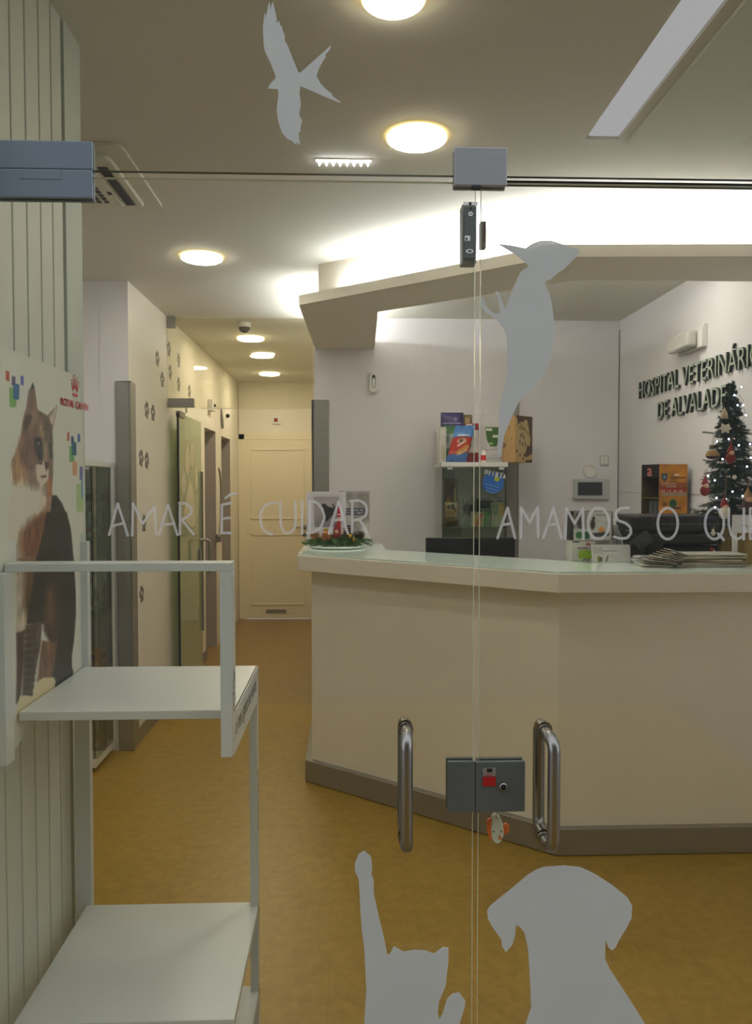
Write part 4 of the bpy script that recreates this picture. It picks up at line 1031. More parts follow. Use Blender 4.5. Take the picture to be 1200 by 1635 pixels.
tag(MB().lathe([(.018,0),(.018,.06),(.015,.064),(.015,.075),(.0001,.077)], (at(771,738,y=5.1).x, 5.1, zt_), 20).build('pill_bottle', M_PLASTIC, smooth=True), 'small white round bottle with red label before the white carton', 'bottle')
pb = COL.objects['pill_bottle'] if 'pill_bottle' in COL.objects else None
lab = MB(); bx = at(771,738,y=5.1).x
for k_ in range(10):
    a, b = math.radians(200+14*k_), math.radians(200+14*(k_+1))
    lab.add([(bx+.0184*math.cos(a),5.1+.0184*math.sin(a),zt_+.012),(bx+.0184*math.cos(b),5.1+.0184*math.sin(b),zt_+.012),(bx+.0184*math.cos(b),5.1+.0184*math.sin(b),zt_+.046),(bx+.0184*math.cos(a),5.1+.0184*math.sin(a),zt_+.046)], [(0,1,2,3)])
lab.build('red_label', M_REDTXT, pb)
# kraft carrier box turned towards the room, brown printed side
zk = zt_
kb = thing('carrier_box', 'kraft cardboard pet carrier box with dark paw graphic at the right end', 'box', (at(822,740,y=5.15).x, 5.25, zk))
pA = at(801,740,y=5.21); pB = at(822,741,y=5.05); pC = at(849,742,y=5.17)
hz = at(822,663,y=5.05).z
A3_, B3_, C3_ = Vector((pA.x,5.21,zk)), Vector((pB.x,5.05,zk)), Vector((pC.x,5.17,zk))
D3_ = A3_+C3_-B3_
hv = Vector((0,0,hz-zk))
MB().prism([A3_,B3_,C3_,D3_], hv).build('carton_body', M_KRAFT, kb, bevel=.001)
dirr = (C3_-B3_); nn = Vector((dirr.y, -dirr.x, 0)).normalized()*.0008
pr = Print(50, 90, (74,56,42))
pr.poly([(0,0),(.12,.1),(.2,.7),(.6,.9),(1,.8),(1,1),(0,1)], (178,148,96), .01)
pr.ell(.45,.24,.33,.12,(172,150,104),.08).ell(.6,.14,.12,.07,(172,150,104),.1).poly([(.15,.2),(.4,.3),(.75,.2),(.9,.5),(.85,.66),(.7,.62),(.6,.8),(.3,.85),(.1,.6)],(172,150,104),.01)
for (u, v) in ((.3,.42),(.4,.40),(.5,.46),(.25,.56),(.4,.6),(.55,.6)): pr.poly([(u,v-.06),(u+.05,v),(u+.03,v+.08),(u-.02,v)], (70,52,38), .005)
for (u, v) in ((.1,.76),(.28,.85),(.45,.92)): pr.ell(u, v, .05, .035, (56,40,30))
pr.line((.2,.25),(.6,.3),.02,(120,98,60)).line((.3,.18),(.8,.4),.02,(120,98,60)).poly([(.6,.95),(1,.93),(1,1),(.6,1)],(70,50,40),.01)
pr.mesh('printed_side', lambda u, v: B3_+dirr*u+hv*(1-v)+nn, kb)
d2 = (B3_-A3_); n2 = Vector((d2.y, -d2.x, 0)).normalized()*.0008
pr = Print(40, 90, (196,158,104)); pr.ell(.15,.62,.18,.05,(60,44,30),.2).ell(.15,.62,.09,.025,(196,158,104),.2).ell(.1,.42,.08,.04,(50,36,26)).ell(.7,.5,.04,.015,(60,44,30)).ell(.45,.46,.03,.012,(60,44,30)).ell(.6,.25,.05,.02,(60,44,30)); pr.noise(.06,6,8,5)
pr.mesh('printed_side', lambda u, v: A3_+d2*u+hv*(1-v)+n2, kb)

# round blue offer sticker on the cabinet door
yk = 5.06
stt = thing('offer_sticker', 'round blue OFERTA sticker on the cabinet glass door', 'sticker', at(788,768,y=yk-.004))
c_ = at(787,771,y=yk-.003)
MB().flat([(c_.x+.069*math.cos(a), yk-.0045, c_.z+.067*math.sin(a)) for a in [2*math.pi*k_/40 for k_ in range(40)]], (0,.0006,0)).build('disc', M_BLUE, stt)
def tilt(deg): a = math.radians(deg); return Vector((math.cos(a),0,math.sin(a))), Vector((-math.sin(a),0,math.cos(a)))
m = MB(); u_, v_ = tilt(-12)
for ch, (a, b), w, h in (('O',(773.5,756.5),.019,.028),('F',(780,759.5),.017,.036),('E',(785.6,760.5),.017,.034),('R',(791,761.5),.018,.034),('T',(796.6,763),.021,.036),('A',(803,763.5),.016,.026)):
    text_flat(m, ch, at(a-.5, b, y=yk-.0075), u_, v_, w, h, (0,-.0003,0), boldness=.0012)
m.build('white_lettering', M_WHTTXT, stt)
m = MB(); u_, v_ = tilt(-16)
for (s_txt, a, b, w) in (('EM PROGRAMAÇÃO',772.5,773,.100),('A COZINHA DO',776,779.5,.074),('SEU GATO',775,784.5,.070)):
    text_flat(m, s_txt, at(a, b, y=yk-.0055), u_, v_, w, .010, (0,-.0003,0))
m.build('small_print', mat('pale_blue_print', (150,190,230), .6), stt)
g_ = at(793,764.5,y=yk-.006); MB().flat([(g_.x+.018*math.cos(a), yk-.0064, g_.z+.018*math.sin(a)) for a in [2*math.pi*k_/24 for k_ in range(24)]], (0,.0005,0)).build('yellow_green_dot', mat('lime_print', (150,160,50), .6), stt)

# goods inside the cabinet
zk1 = 1.2453
def p_g(p): p.poly([(.1,.02),(.9,0),(.95,.3),(.05,.3)],(196,176,140),.03).ell(.3,.2,.12,.12,(90,60,36)).ell(.6,.18,.16,.14,(84,54,34)).ell(.8,.3,.1,.1,(70,50,34)).rect(0,.45,1,.6,(190,150,90)).rect(0,.6,1,1,(120,96,34)); p.noise(.25,8,8,6)
gd('kibble_bag', 'beige and brown kibble bag low on the left of the cabinet shelf', 'bag', 710, 802, 731, 841, 5.15, .05, M_KRAFT, p_g, (200,150,90), z0=zk1, bulge=.6, n=(30,40))
def p_h(p): p.ell(.4,.25,.25,.14,(90,80,60)).ell(.3,.55,.2,.2,(190,140,80),.5).rect(.7,.2,.85,.5,(190,170,80)).rect(0,.85,1,1,(110,60,50)); p.noise(.35,8,8,9)
gd('kibble_bag', 'brown pouch hanging high on the left inside the cabinet', 'bag', 710, 764, 731, 841, 5.24, .05, mat('brown_film', (110,92,60), .3), p_h, (112,94,62), z0=zk1, bulge=.6, n=(30,40))
def p_i(p): p.ell(.5,.45,.4,.25,(70,74,66),.5).ell(.3,.4,.12,.12,(40,44,40)).ell(.75,.4,.12,.12,(44,50,44)); p.noise(.3,7,7,2)
gd('product_carton', 'pale grey box with a dark dog picture in the cabinet', 'carton', 734, 792, 758, 841, 5.2, .08, M_PAPER, p_i, (150,154,146), z0=zk1, n=(24,30))
def p_j(p): p.poly([(0,.85),(.5,.3),(.65,.35),(.2,1)],(220,160,80),.02).poly([(.3,.95),(.75,.1),(.95,.2),(.5,1)],(206,90,60),.02)
gd('stick_pack', 'orange and red stick pack leaning in the middle of the cabinet shelf', 'packet', 752, 817, 772, 841, 5.13, .02, M_PAPER, p_j, (196,180,140), z0=zk1, n=(26,30))
def p_k(p): p.poly([(.05,.9),(.7,.0),(.95,.1),(.4,1)],(40,150,50),.02).ell(.6,.2,.1,.06,(150,190,110))
gd('stick_pack', 'green stick pack right of the orange one in the cabinet', 'packet', 768, 815, 783, 841, 5.15, .02, mat('green_grey_film', (120,140,100), .4), p_k, (128,142,110), z0=zk1, n=(22,30))
def p_l(p): p.rect(.1,.05,.5,.5,(150,160,130)).rect(.62,.08,.95,.5,(226,170,50)).ell(.8,.2,.1,.08,(230,225,190)); p.line((.55,0),(.55,1),.01,(150,140,100))
gd('product_carton', 'cream and yellow carton at the right of the cabinet shelf', 'carton', 785, 802, 804, 841, 5.14, .06, M_PAPER, p_l, (196,196,166), z0=zk1, n=(24,34))
def p_m(p): p.rect(0,.0,1,.08,(180,184,180)).rect(.05,.35,.95,.42,(176,180,176)); p.noise(.3,8,8,4)
gd('product_carton', 'dark grey striped carton at the back of the cabinet', 'carton', 764, 796, 796, 841, 5.27, .08, M_LOCK, p_m, (92,98,94), z0=zk1, n=(24,30)) if False else gd('product_carton', 'dark grey striped carton at the back of the cabinet', 'carton', 764, 796, 796, 841, 5.27, .08, M_LOCK, p_m, (92,98,94), z0=zk1, n=(24,30))
# goods in the left cabinet
lc = cx1+.018
for (zb__, zt__, lab_, base_, yy_) in ((1.2455,1.50,'upper silver foil bag with dark print in the left cabinet',(140,142,138),4.32),(.8405,1.12,'middle white and grey bag in the left cabinet',(176,178,174),4.32),(.4505,.62,'orange topped clear bag in the left cabinet',(196,140,80),4.30),(.0755,.35,'bottom grey box in the left cabinet',(120,124,120),4.30)):
    t = thing('product_bag', lab_, 'bag', (lc-.14, yy_+.06, zb__))
    MB().prism(rrect(lc-.26, lc-.03, yy_, yy_+.11, .02, zb__), (0,0,zt__-zb__)).build('bag_body', mat('foil_'+str(int(zb__*100)), base_, .35, var=.25, scale=18), t, bevel=.008)
    pr = Print(24, 34, base_); pr.rect(.1,.1,.9,.3,(90,90,88)).ell(.5,.6,.3,.2,(70,72,70),.5).rect(.2,.85,.8,.92,(150,80,60)); pr.noise(.5,7,7,3)
    pr.mesh('printed_side', lambda u, v, a=yy_, b=zb__, c=zt__: (lc-.0292, a+.012+.086*u, c-(c-b)*v), t)
    pr.mesh('printed_front', lambda u, v, a=yy_, b=zb__, c=zt__: (lc-.25+.21*u, a-.0008, c-(c-b)*v), t)

# ------------------------------------------------------------------ things on the counter
ZK = ZG+.0006
# centrepiece with candle
cb = at(540, 880, z=ZK); CX, CY = at(538,876,z=ZK).x, 4.36
def cpx(a, b, y=CY): return at(a, b, y=y)
cpc = thing('christmas_centrepiece', 'fir and pine cone table arrangement with a red candle on the counter end', 'decoration', (CX, CY, ZK))
MB().lathe([(.10,0),(.145,.003),(.15,.010),(.147,.012),(.0001,.008)], (CX, CY, ZK), 32).build('glass_dish', M_GTOP, cpc, smooth=True)
def needles(mb, p, q, n, L, w=.0016, droop=0.0, rnd=random):
    p = Vector(p); q = Vector(q); d = (q-p).normalized(); u = d.orthogonal().normalized(); v = d.cross(u)
    for k_ in range(n):
        t_ = (k_+.5)/n; a = k_*2.4+rnd.uniform(-.3,.3); o_ = p.lerp(q, t_)
        dr = (d*rnd.uniform(.5,.9)+(u*math.cos(a)+v*math.sin(a))).normalized()
        sd = dr.cross(d).normalized()*w; l_ = L*rnd.uniform(.75,1.15)
        mb.add([o_-sd, o_+sd, o_+dr*l_+sd*.3, o_+dr*l_-sd*.3], [(0,1,2,3)])
gr = MB()
R_ = random.Random(5)
for k_ in range(80):
    a = R_.uniform(0, 2*math.pi); r = R_.uniform(.10,.20); z0_ = R_.uniform(.015,.065); z1_ = R_.uniform(.010,.045)
    p = Vector((CX+math.cos(a)*.02, CY+math.sin(a)*.02, ZK+z0_)); q = Vector((CX+math.cos(a)*r*1.02, CY+math.sin(a)*r*.62, ZK+z1_))
    gr.tube([p, p.lerp(q,.5)+Vector((0,0,.012)), q], .0016, 5); needles(gr, p, p.lerp(q,.5)+Vector((0,0,.012)), 26, .022, .0022, rnd=R_); needles(gr, p.lerp(q,.5)+Vector((0,0,.012)), q, 34, .022, .0022, rnd=R_)
gr.build('fir_greenery', mat('bright_fir', (88,124,66), .7, var=.3, scale=30), cpc)
def cone_at(pos, r, h, m_, ax=(0,0,1)):
    mb = MB(); ax = Vector(ax).normalized(); u = ax.orthogonal().normalized(); v = ax.cross(u); pos = Vector(pos); n = 0
    for L_ in range(7):
        t_ = L_/7; rr = r*math.sin(math.pi*(.25+.7*t_))
        for k_ in range(9):
            a = k_*2*math.pi/9+L_*.35; dr = u*math.cos(a)+v*math.sin(a); sd = ax.cross(dr)*r*.17
            o_ = pos+ax*h*t_
            mb.add([o_-sd*.6, o_+sd*.6, o_+dr*rr+sd*.8-ax*h*.02, o_+dr*rr*1.25+ax*h*.03, o_+dr*rr-sd*.8-ax*h*.02], [(0,1,2,3,4)])
            mb.add([o_-sd*.6-ax*h*.03, o_+sd*.6-ax*h*.03, o_+dr*rr*1.18+ax*h*.1], [(0,1,2)])
    return mb.build('pine_cone', m_, cpc)
cone_at(cpx(520,862,CY-.06), .026, .055, M_GOLDCONE, (.0,-.5,1)); cone_at(cpx(507,858), .026, .05, M_GOLDCONE, (-.8,-.3,.5)); cone_at(cpx(568,858), .028, .055, M_BARK, (.9,-.2,.5)); cone_at(cpx(558,862,CY+.03), .03, .09, M_BARK, (-.1,.3,1)); cone_at(cpx(548,862,CY+.03), .022, .07, M_GOLDCONE, (.1,.1,1))
cd = MB(); c0 = cpx(541,858); c1 = cpx(541,805)
cd.lathe([(.0095,0),(.0095,(c1.z-c0.z)*.8),(.007,(c1.z-c0.z)*.9),(.0015,(c1.z-c0.z))], (c0.x,CY,c0.z), 20); cd.build('candle', M_RED, cpc, smooth=True)
m = MB(); 
for z in (cpx(541,822).z, cpx(541,827).z): m.lathe([(.0098,0),(.0100,.002),(.0098,.004)], (c0.x,CY,z), 20)
m.build('candle_band', M_WHTTXT, cpc)
fg = cpx(537,848, CY-.035); m = MB().ball(fg, .018, 14).ball(fg+Vector((0,0,-.028)), .024, 14, sc=(1,.9,1.1)).lathe([(.018,.008),(.010,.026),(.0001,.045)], fg, 14)
m.build('santa_figure', M_REDF, cpc, smooth=True)
MB().ball(fg+Vector((0,-.009,-.002)), .0125, 12).build('figure_face', M_SKIN, cpc, smooth=True)
for (a, b, r) in ((558.5,856,.0135),(564.5,862,.0125),(520,846,.012)): MB().ball(cpx(a,b,CY-.06), r, 18).build('bauble', M_GOLD, cpc, smooth=True)
MB().ball(cpx(509,873,CY-.09), .011, 10, sc=(1.3,1,.7)).build('snow_tuft', M_WOOL, cpc, smooth=True)
# two pictures standing behind it
yp = 4.50
def card(name, label, px0, py0, px1, py1, y, paint, base, n=(70,90), th=.008, z0=None, lean=.0):
    p = at(px0, py1, y=y); q = at(px1, py0, y=y); z0 = p.z if z0 is None else z0
    t = thing(name, label, 'sign', ((p.x+q.x)/2, y, z0))
    MB().box(p.x, q.x, y, y+th, z0, q.z).build('board', M_PAPER, t, bevel=.001)
    pr = Print(n[0], n[1], base); paint(pr)
    pr.mesh('printed_front', lambda u, v: (p.x+(q.x-p.x)*u, y-.0008, q.z-(q.z-z0)*v), t)
    return t, p, q, z0
def p_n(p):
    p.rect(0,0,1,1,(218,212,222)).rect(.2,.1,.82,.66,(150,140,148)).poly([(.2,.1),(.82,.1),(.82,.2),(.25,.5),(.2,.4)],(176,168,172),.1)
    p.poly([(.38,.24),(.46,.22),(.55,.28),(.68,.30),(.72,.26),(.70,.36),(.66,.44),(.5,.56),(.44,.5),(.42,.36)],(44,42,46),.01).line((.66,.24),(.72,.30),.012,(30,28,30)); p.noise(.05,4,4,1)
t, p, q, z0 = card('picture_stand', 'white framed grey dog picture left behind the centrepiece', 489.5, 785, 552, 872, 4.52, p_n, (218,212,222), z0=ZK)
def p_o(p):
    p.rect(0,0,1,1,(206,200,198)).poly([(0,0),(1,0),(1,.55),(.7,.62),(.45,.5),(.3,.2),(0,.2)],(150,142,140),.06).rect(.02,.0,.10,.2,(60,54,56)).rect(.2,.32,.84,.44,(44,36,66)).ell(.6,.62,.2,.2,(168,160,156),.5); p.noise(.12,5,5,7)
t, p, q, z0 = card('picture_stand', 'grey poster with dark text band right behind the centrepiece', 541, 784, 590, 872, 4.56, p_o, (206,200,198), z0=ZK)
m = MB(); H_ = q.z-z0; W_ = q.x-p.x
text_flat(m, 'NA PRÓXIMA VEZ', (p.x+.22*W_, 4.56, q.z-.375*H_), (1,0,0), (0,0,1), .58*W_, .045*H_, (0,-.0015,0)); text_flat(m, 'TRAGA A CABEÇA', (p.x+.22*W_, 4.56, q.z-.43*H_), (1,0,0), (0,0,1), .58*W_, .04*H_, (0,-.0015,0))
m.build('white_lettering', M_WHTTXT, t)

# two cartons stacked right of the middle
def p_p(p):
    p.rect(0,0,1,.03,(150,150,140)).rect(.02,.04,.2,.1,(60,60,58)).rect(.18,.48,.56,.88,(150,184,40)).rect(.6,.05,1,.32,(150,150,146)); p.line((.3,.96),(.36,.9),.02,(40,40,40)).line((.4,.98),(.46,.9),.02,(40,40,40)); p.noise(.05,4,4,2)
t = gd('product_carton', 'lower white carton with red logo and green square on the counter', 'carton', 912, 863, 974, 897, 3.55, .10, mat('white_carton', (206,206,200), .6), p_p, (200,200,192), z0=ZK, n=(60,36))
p = at(922,877,y=3.549); m = MB(); text_flat(m, 'ROYAL CANIN', p, (1,0,0), (0,0,1), .105, .010, (0,-.0012,0), boldness=.0004)
c0 = at(938,870,y=3.549)
for dx in (-.010,-.005,0,.005,.010): m.cyl((c0.x+dx*.7, 3.5478, c0.z-.001), (c0.x+dx, 3.5478, c0.z+.009), .0011, 6)
m.build('red_logo', M_REDTXT, t)
def p_q(p):
    p.rect(0,0,.06,1,(40,38,38)).rect(.06,0,.42,.6,(150,146,140)).ell(.16,.25,.09,.25,(60,50,46),.5).ell(.22,.45,.08,.2,(70,60,56),.5).ell(.2,.82,.1,.14,(50,110,56)).rect(.32,.7,.44,.95,(40,96,60)).rect(.06,.62,.42,.66,(190,190,184))
    p.rect(.44,0,.96,1,(204,204,200)).ell(.52,.45,.07,.22,(60,56,54),.4).ell(.54,.24,.04,.08,(60,56,54)).poly([(.66,.6),(.72,.52),(.82,.6),(.78,.72),(.66,.7)],(224,150,80),.01).poly([(.5,.75),(.9,.7),(.92,.82),(.8,.9),(.55,.88)],(60,62,66),.02,.8).rect(.97,0,1,1,(40,40,40)); p.noise(.08,6,6,8)
ztb = at(940,863,y=3.55).z+.0008
t = gd('product_carton', 'upper black edged carton with cat pictures on top of the green square one', 'carton', 911, 816.5, 978, 863, 3.55, .09, M_BLACK, p_q, (190,190,184), z0=ztb, n=(90,60))
m = MB(); text_flat(m, 'easy pill', at(950,824,y=3.549), (1,0,0), (0,0,1), .058, .011, (0,-.0012,0)); m.build('black_lettering', M_BLKTXT, t)
# paper tray and paper piles
pt = thing('document_tray', 'grey and white upright document tray behind the counter papers', 'tray', (at(992,880,y=3.68).x, 3.66, ZK))
p = at(979,872,y=3.6); q = at(1004,838,y=3.6)
MB().box(p.x, q.x, 3.58, 3.70, ZK, p.z).build('tray_base', M_PAPER, pt)
for k_ in range(5):
    x = p.x+(q.x-p.x)*k_/4; MB().prism([(x,3.58,p.z),(x,3.70,p.z),(x,3.70,q.z),(x,3.60,q.z-.05*(k_ > 1))], (.003,0,0)).build('divider', M_GREYP if k_ % 2 else M_PLASTIC, pt)
R_ = random.Random(11)
# leaning price card / white envelope in front of the carton
p = at(944,897,y=3.50); q = at(1006,870,y=3.50)
t = thing('paper_card', 'white printed card leaning before the stacked cartons', 'card', ((p.x+q.x)/2, 3.5, ZK))
MB().prism([(p.x,3.49,ZK),(q.x,3.49,ZK),(q.x,3.515,q.z),(p.x,3.515,q.z)], (0,.0015,0)).build('card', M_PAPER, t)
pr = Print(60, 26, (214,214,210)); pr.rect(.05,.12,.3,.5,(190,190,184)).rect(.3,.33,.66,.38,(110,110,104)).rect(.15,.66,.22,1,(120,140,60)).rect(.22,.7,.26,.95,(70,90,60)).line((.36,.95),(.42,.65),.015,(60,60,56)).rect(.7,.1,.71,.9,(180,180,176)).noise(.04,4,4,4)
pr.mesh('printed_front', lambda u, v: (p.x+(q.x-p.x)*u, 3.49+.025*(1-v)-.0008, ZK+(q.z-ZK)*(1-v)), t)
t = thing('paper_pile', 'low pile of loose white paper sheets left of the printer', 'paper', (at(1010,890,z=ZK).x, 3.62, ZK))
for k_ in range(10):
    c = Vector((at(984,885,z=ZK).x+R_.uniform(-.01,.01), 3.44+R_.uniform(-.01,.01), 0)); a = R_.uniform(-.2,.2)
    M_ = Matrix.Translation((c.x,c.y,ZK+.0005+k_*.0035)) @ Matrix.Rotation(a, 4, 'Z')
    MB().box(-.07,.055,-.03,.03,0,.003,M=M_).build('sheet', M_PAPER, t)

# printer
x0, x1 = at(1017,860,y=3.42).x, at(1156,860,y=3.42).x
yf, yb = 3.44, 3.70
pn = thing('printer', 'black multifunction printer on the reception counter', 'printer', ((x0+x1)/2, 3.57, ZK))
def pz(b, y=3.44): return at(1080, b, y=y).z
MB().box(x0+.055, x1, yf+.03, yb, ZK, pz(872)).build('lower_body', M_BLACK, pn, bevel=.008)
MB().box(x0+.0, x1, yf, yb, pz(870), pz(852)).build('middle_body', M_BLACK, pn, bevel=.01)
MB().box(x0-.002, x1+.002, yf-.006, yb, pz(849), pz(823)).build('scanner_lid', M_BLACK, pn, bevel=.014)
MB().box(x0+.08, x1-.0, yf-.0075, yf-.005, pz(837), pz(836)).build('lid_seam', mat('grey_seam', (90,90,92), .3), pn)
MB().box(x0+.1, x1-.01, yf+.022, yf+.031, pz(870), pz(869)).build('paper_slot_edge', mat('grey_seam2', (70,70,72), .3), pn)
c = at(1030,861,y=yf-.05); M_ = Matrix.Translation(c) @ Matrix.Rotation(math.radians(-34), 4, 'Y') @ Matrix.Rotation(math.radians(-30), 4, 'X')
cpn = MB().box(-.052,.030,-.006,.006,-.030,.030, M=M_).build('control_panel', M_BLACK, pn, bevel=.004)
MB().box(-.040,.020,-.0085,-.0062,-.018,.022, M=M_).build('screen', M_LCD, cpn)
MB().box(at(1036,880,y=yf+.01).x, at(1056,880,y=yf+.01).x, yf+.0, yf+.05, ZK, pz(868)).build('support_foot', M_BLACK, pn)

# magazines fanned out near the front edge
mgz = [((1040,1150),0), ((1062,1186),0)]
cols = [(196,190,176),(180,170,150),(206,200,190),(150,120,96),(186,176,150),(120,112,84),(200,196,180),(166,150,120)]
M_MAG = [mat('magazine_%d' % k_, c_, .5, var=.1, scale=12) for k_, c_ in enumerate(cols)]
bx_ = at(1130,905,z=ZK).x
for k_ in range(9):
    t_x = bx_+R_.uniform(-.01,.012)
    a = math.radians(R_.uniform(-6,6)); 
    M_ = Matrix.Translation((t_x, 3.35+R_.uniform(-.004,.004), ZK+.0005+k_*.0062)) @ Matrix.Rotation(a, 4, 'Z')
    o = MB().box(-.145,.145,-.08,.065,0,.0055,M=M_).build('magazine', M_MAG[k_ % 8], bevel=.0008)
    tag(o, ['lowest','second lowest','third lowest','fourth lowest','middle','fourth highest','third highest','second highest','topmost'][k_]+' magazine of the right-hand pile at the counter edge', 'magazine', 'magazines piled at the counter edge')
for k_ in range(9):
    # left fan: booklets sliding off the pile, rising to the right
    M_ = Matrix.Translation((at(1104,906,z=ZK).x-.018*(8-k_)*.5+.0, 3.30-.001*k_, ZK+.004+k_*.0050)) @ Matrix.Rotation(math.radians(4+1.7*k_), 4, 'Y') @ Matrix.Rotation(math.radians(R_.uniform(-5,5)), 4, 'Z')
    L0 = -.150+.006*k_
    o = MB().box(L0, -.02, -.06, .03, 0, .0028, M=M_).build('brochure', M_MAG[(k_*3+2) % 8])
    tag(o, ['bottom','second from bottom','third from bottom','fourth from bottom','central','fourth from top','third from top','second from top','uppermost'][k_]+' brochure of the fan sliding off the magazines, left side', 'brochure', 'brochures fanned at the counter edge')
o = MB().box(at(1025,908,z=ZK).x, at(1066,908,z=ZK).x, 3.225, 3.30, ZK, ZK+.003).build('leaflet', mat('pale_leaflet', (206,208,190), .6)); tag(o, 'pale green leaflet lying left of the brochure fan', 'leaflet')
c = at(1040,898,z=ZK); o = MB().lathe([(.0001,0),(.07,0),(.07,.0012),(.0001,.0012)], (c.x, c.y-.04, ZK), 40).build('round_mat', mat('grey_round_mat', (128,140,142), .4)); tag(o, 'grey round mat partly under the leaflet and printer', 'mat')

# christmas tree -------------------------------------------------------------
TY = 3.52
tb = at(1172, 895, y=TY); TX = at(1170, 800, y=TY).x
tz0 = at(1170,845,y=TY).z; tz1 = at(1166,614,y=TY).z
tr = thing('christmas_tree', 'small artificial christmas tree on the right end of the counter', 'christmas tree', (TX, TY, ZK))
MB().prism([(TX-.085,TY-.06,ZK),(TX+.02,TY-.075,ZK),(TX+.06,TY+.02,ZK),(TX-.04,TY+.08,ZK)], (0,0,at(1160,842,y=TY-.06).z-ZK)).build('wooden_pot', M_WOODPOT, tr, bevel=.004)
TXt = at(1166,640,y=TY).x
MB().tube([(TX-.01,TY,ZK+.05),(TX,TY,tz0+.1),((TX+TXt)/2,TY,(tz0+tz1)/2),(TXt,TY,tz1)], [.012,.010,.008,.004], 8).build('trunk', M_BARK, tr)
fo = MB(); wi = MB(); R_ = random.Random(21); sn = MB()
Ht = tz1-tz0
for k_ in range(210):
    t_ = (k_/210)**.92; z = tz0+Ht*(.0+.97*t_); a = k_*2.39996+R_.uniform(-.2,.2)
    R0 = (.165*(1-t_)**.85+.010) * R_.uniform(.7,1.12); NL = .55+.45*(1-t_)
    xc = TX+(TXt-TX)*t_
    if math.cos(a) > .2: R0 = min(R0, .17)
    p = Vector((xc, TY, z)); q = p+Vector((math.cos(a)*R0, math.sin(a)*R0*.85, R_.uniform(-.03,.03)-.25*R0+.02))
    mid_ = p.lerp(q,.5)+Vector((0,0,.012))
    fo.tube([p, mid_, q], .0016, 4)
    needles(fo, p.lerp(mid_,.3), mid_, 30, .021*NL, .0017, rnd=R_); needles(fo, mid_, q, 46, .020*NL, .0017, rnd=R_)
    for s_i in range(2):
        b_a = a+R_.choice([-1,1])*R_.uniform(.5,.9); s0 = p.lerp(q, R_.uniform(.35,.7)); s1 = s0+Vector((math.cos(b_a)*R0*.45, math.sin(b_a)*R0*.45, R_.uniform(-.02,.02)))
        needles(fo, s0, s1, 32, .018*NL, .0017, rnd=R_)
        if k_ % 4 == 0: needles(sn, s1.lerp(s0,.4), s1, 9, .012, .0013, rnd=R_)
for k_ in range(9):
    p0_ = Vector((TX, TY, tz0+.02)); a = k_*.7; needles(fo, p0_, p0_+Vector((math.cos(a)*.1, math.sin(a)*.08, -.03)), 30, .02, rnd=R_)
needles(fo, (TXt,TY,tz1-.05), (TXt,TY,tz1+.006), 40, .011, rnd=R_)
# the twig sticking out on the left
q0 = at(1142,692,y=TY-.03); q1 = at(1122,690,y=TY-.04); needles(fo, q0, q1, 50, .010, rnd=R_); fo.tube([at(1160,694,y=TY), q0, q1], .0018, 5)
fo.build('needle_foliage', M_NEEDLE, tr); sn.build('frosted_tips', M_SNOWY, tr)
# fairy lights
fl = thing('fairy_lights', 'string of blue-white led lights wound around the small tree', 'string lights', (TX, TY, tz0))
bulbs = [(1183,618),(1172,631),(1177,647),(1186,647),(1190,663),(1163,701),(1144,705),(1179,711),(1197,709),(1153,733),(1192,745),(1130,760),(1140.5,767),(1169,785),(1143.5,795),(1158,797),(1185,792),(1141,810),(1198,731),(1150,825)]
prev = None; wpts = []
for (a, b) in sorted(bulbs, key=lambda s: s[1]):
    t_ = (845-b)/231.0; R0 = .165*(1-max(0,min(1,t_)))**.62+.02
    y_ = TY-.72*max(.012, math.sqrt(max(0, R0**2-(at(a,b,y=TY).x-(TX+(TXt-TX)*t_))**2)))-.012
    p = at(a, b, y=y_); wpts.append(p)
    MB().ball(p, .0036, 8).build('bulb', M_BULB, fl, smooth=True)
MB().tube(wpts, .0009, 5).build('wire', mat('dark_wire', (20,34,24), .5), fl)
wl2 = MB()
wl2.tube([at(1166,612,y=TY-.02), at(1162,640,y=TY-.03), at(1165,655,y=TY-.03), at(1176,650,y=TY-.03), at(1186,640,y=TY-.03), at(1180,630,y=TY-.02)], .0011, 5).build('wire', MATS['dark_wire'], fl)
# hanging ornaments
def orn(name, label, a, b, parts, yy=None, string=None):
    t_ = (845-b)/231.0; y_ = TY-.15 if yy is None else yy
    c = at(a, b, y=y_); t = thing(name, label, 'ornament', c, None)
    for (nm, m_, fn) in parts:
        mb = MB(); fn(mb, c); mb.build(nm, m_, t, smooth=True)
    if string:
        s0 = at(string[0], string[1], y=y_); MB().tube([c+Vector((-.001,0,.02)), s0], .0008, 5).tube([c+Vector((.001,0,.02)), s0+Vector((.006,0,0))], .0008, 5).build('string', M_TAN, t)
    return t
def gnome(hat, body, beard=True, s=1.0):
    L = [('hat', hat, lambda m, c: m.lathe([(.017*s,.0),(.013*s,.012*s),(.006*s,.026*s),(.0001,.042*s)], c, 14)),
         ('body', body, lambda m, c: m.ball(c+Vector((0,0,-.026*s)), .021*s, 14, sc=(1,.9,1.15))),
         ('face', M_SKIN, lambda m, c: m.ball(c+Vector((0,-.008*s,-.004*s)), .012*s, 12))]
    if beard: L.append(('beard', M_WOOL, lambda m, c: m.ball(c+Vector((0,-.014*s,-.022*s)), .016*s, 12, sc=(1,.6,1.35))))
    return L
orn('gnome_ornament', 'red hatted gnome ornament hanging upper middle on the tree', 1166, 722, gnome(M_REDF, M_REDF, False), string=(1168,695))
orn('gnome_ornament', 'red gnome ornament hanging at the left edge of the tree', 1125, 774, gnome(M_REDF, M_REDF, False), yy=TY-.06, string=(1126,748))
orn('santa_ornament', 'bearded santa ornament with a red hat low on the tree', 1156, 808, gnome(M_REDF, M_WOOL, True, 1.15), string=(1158,760))
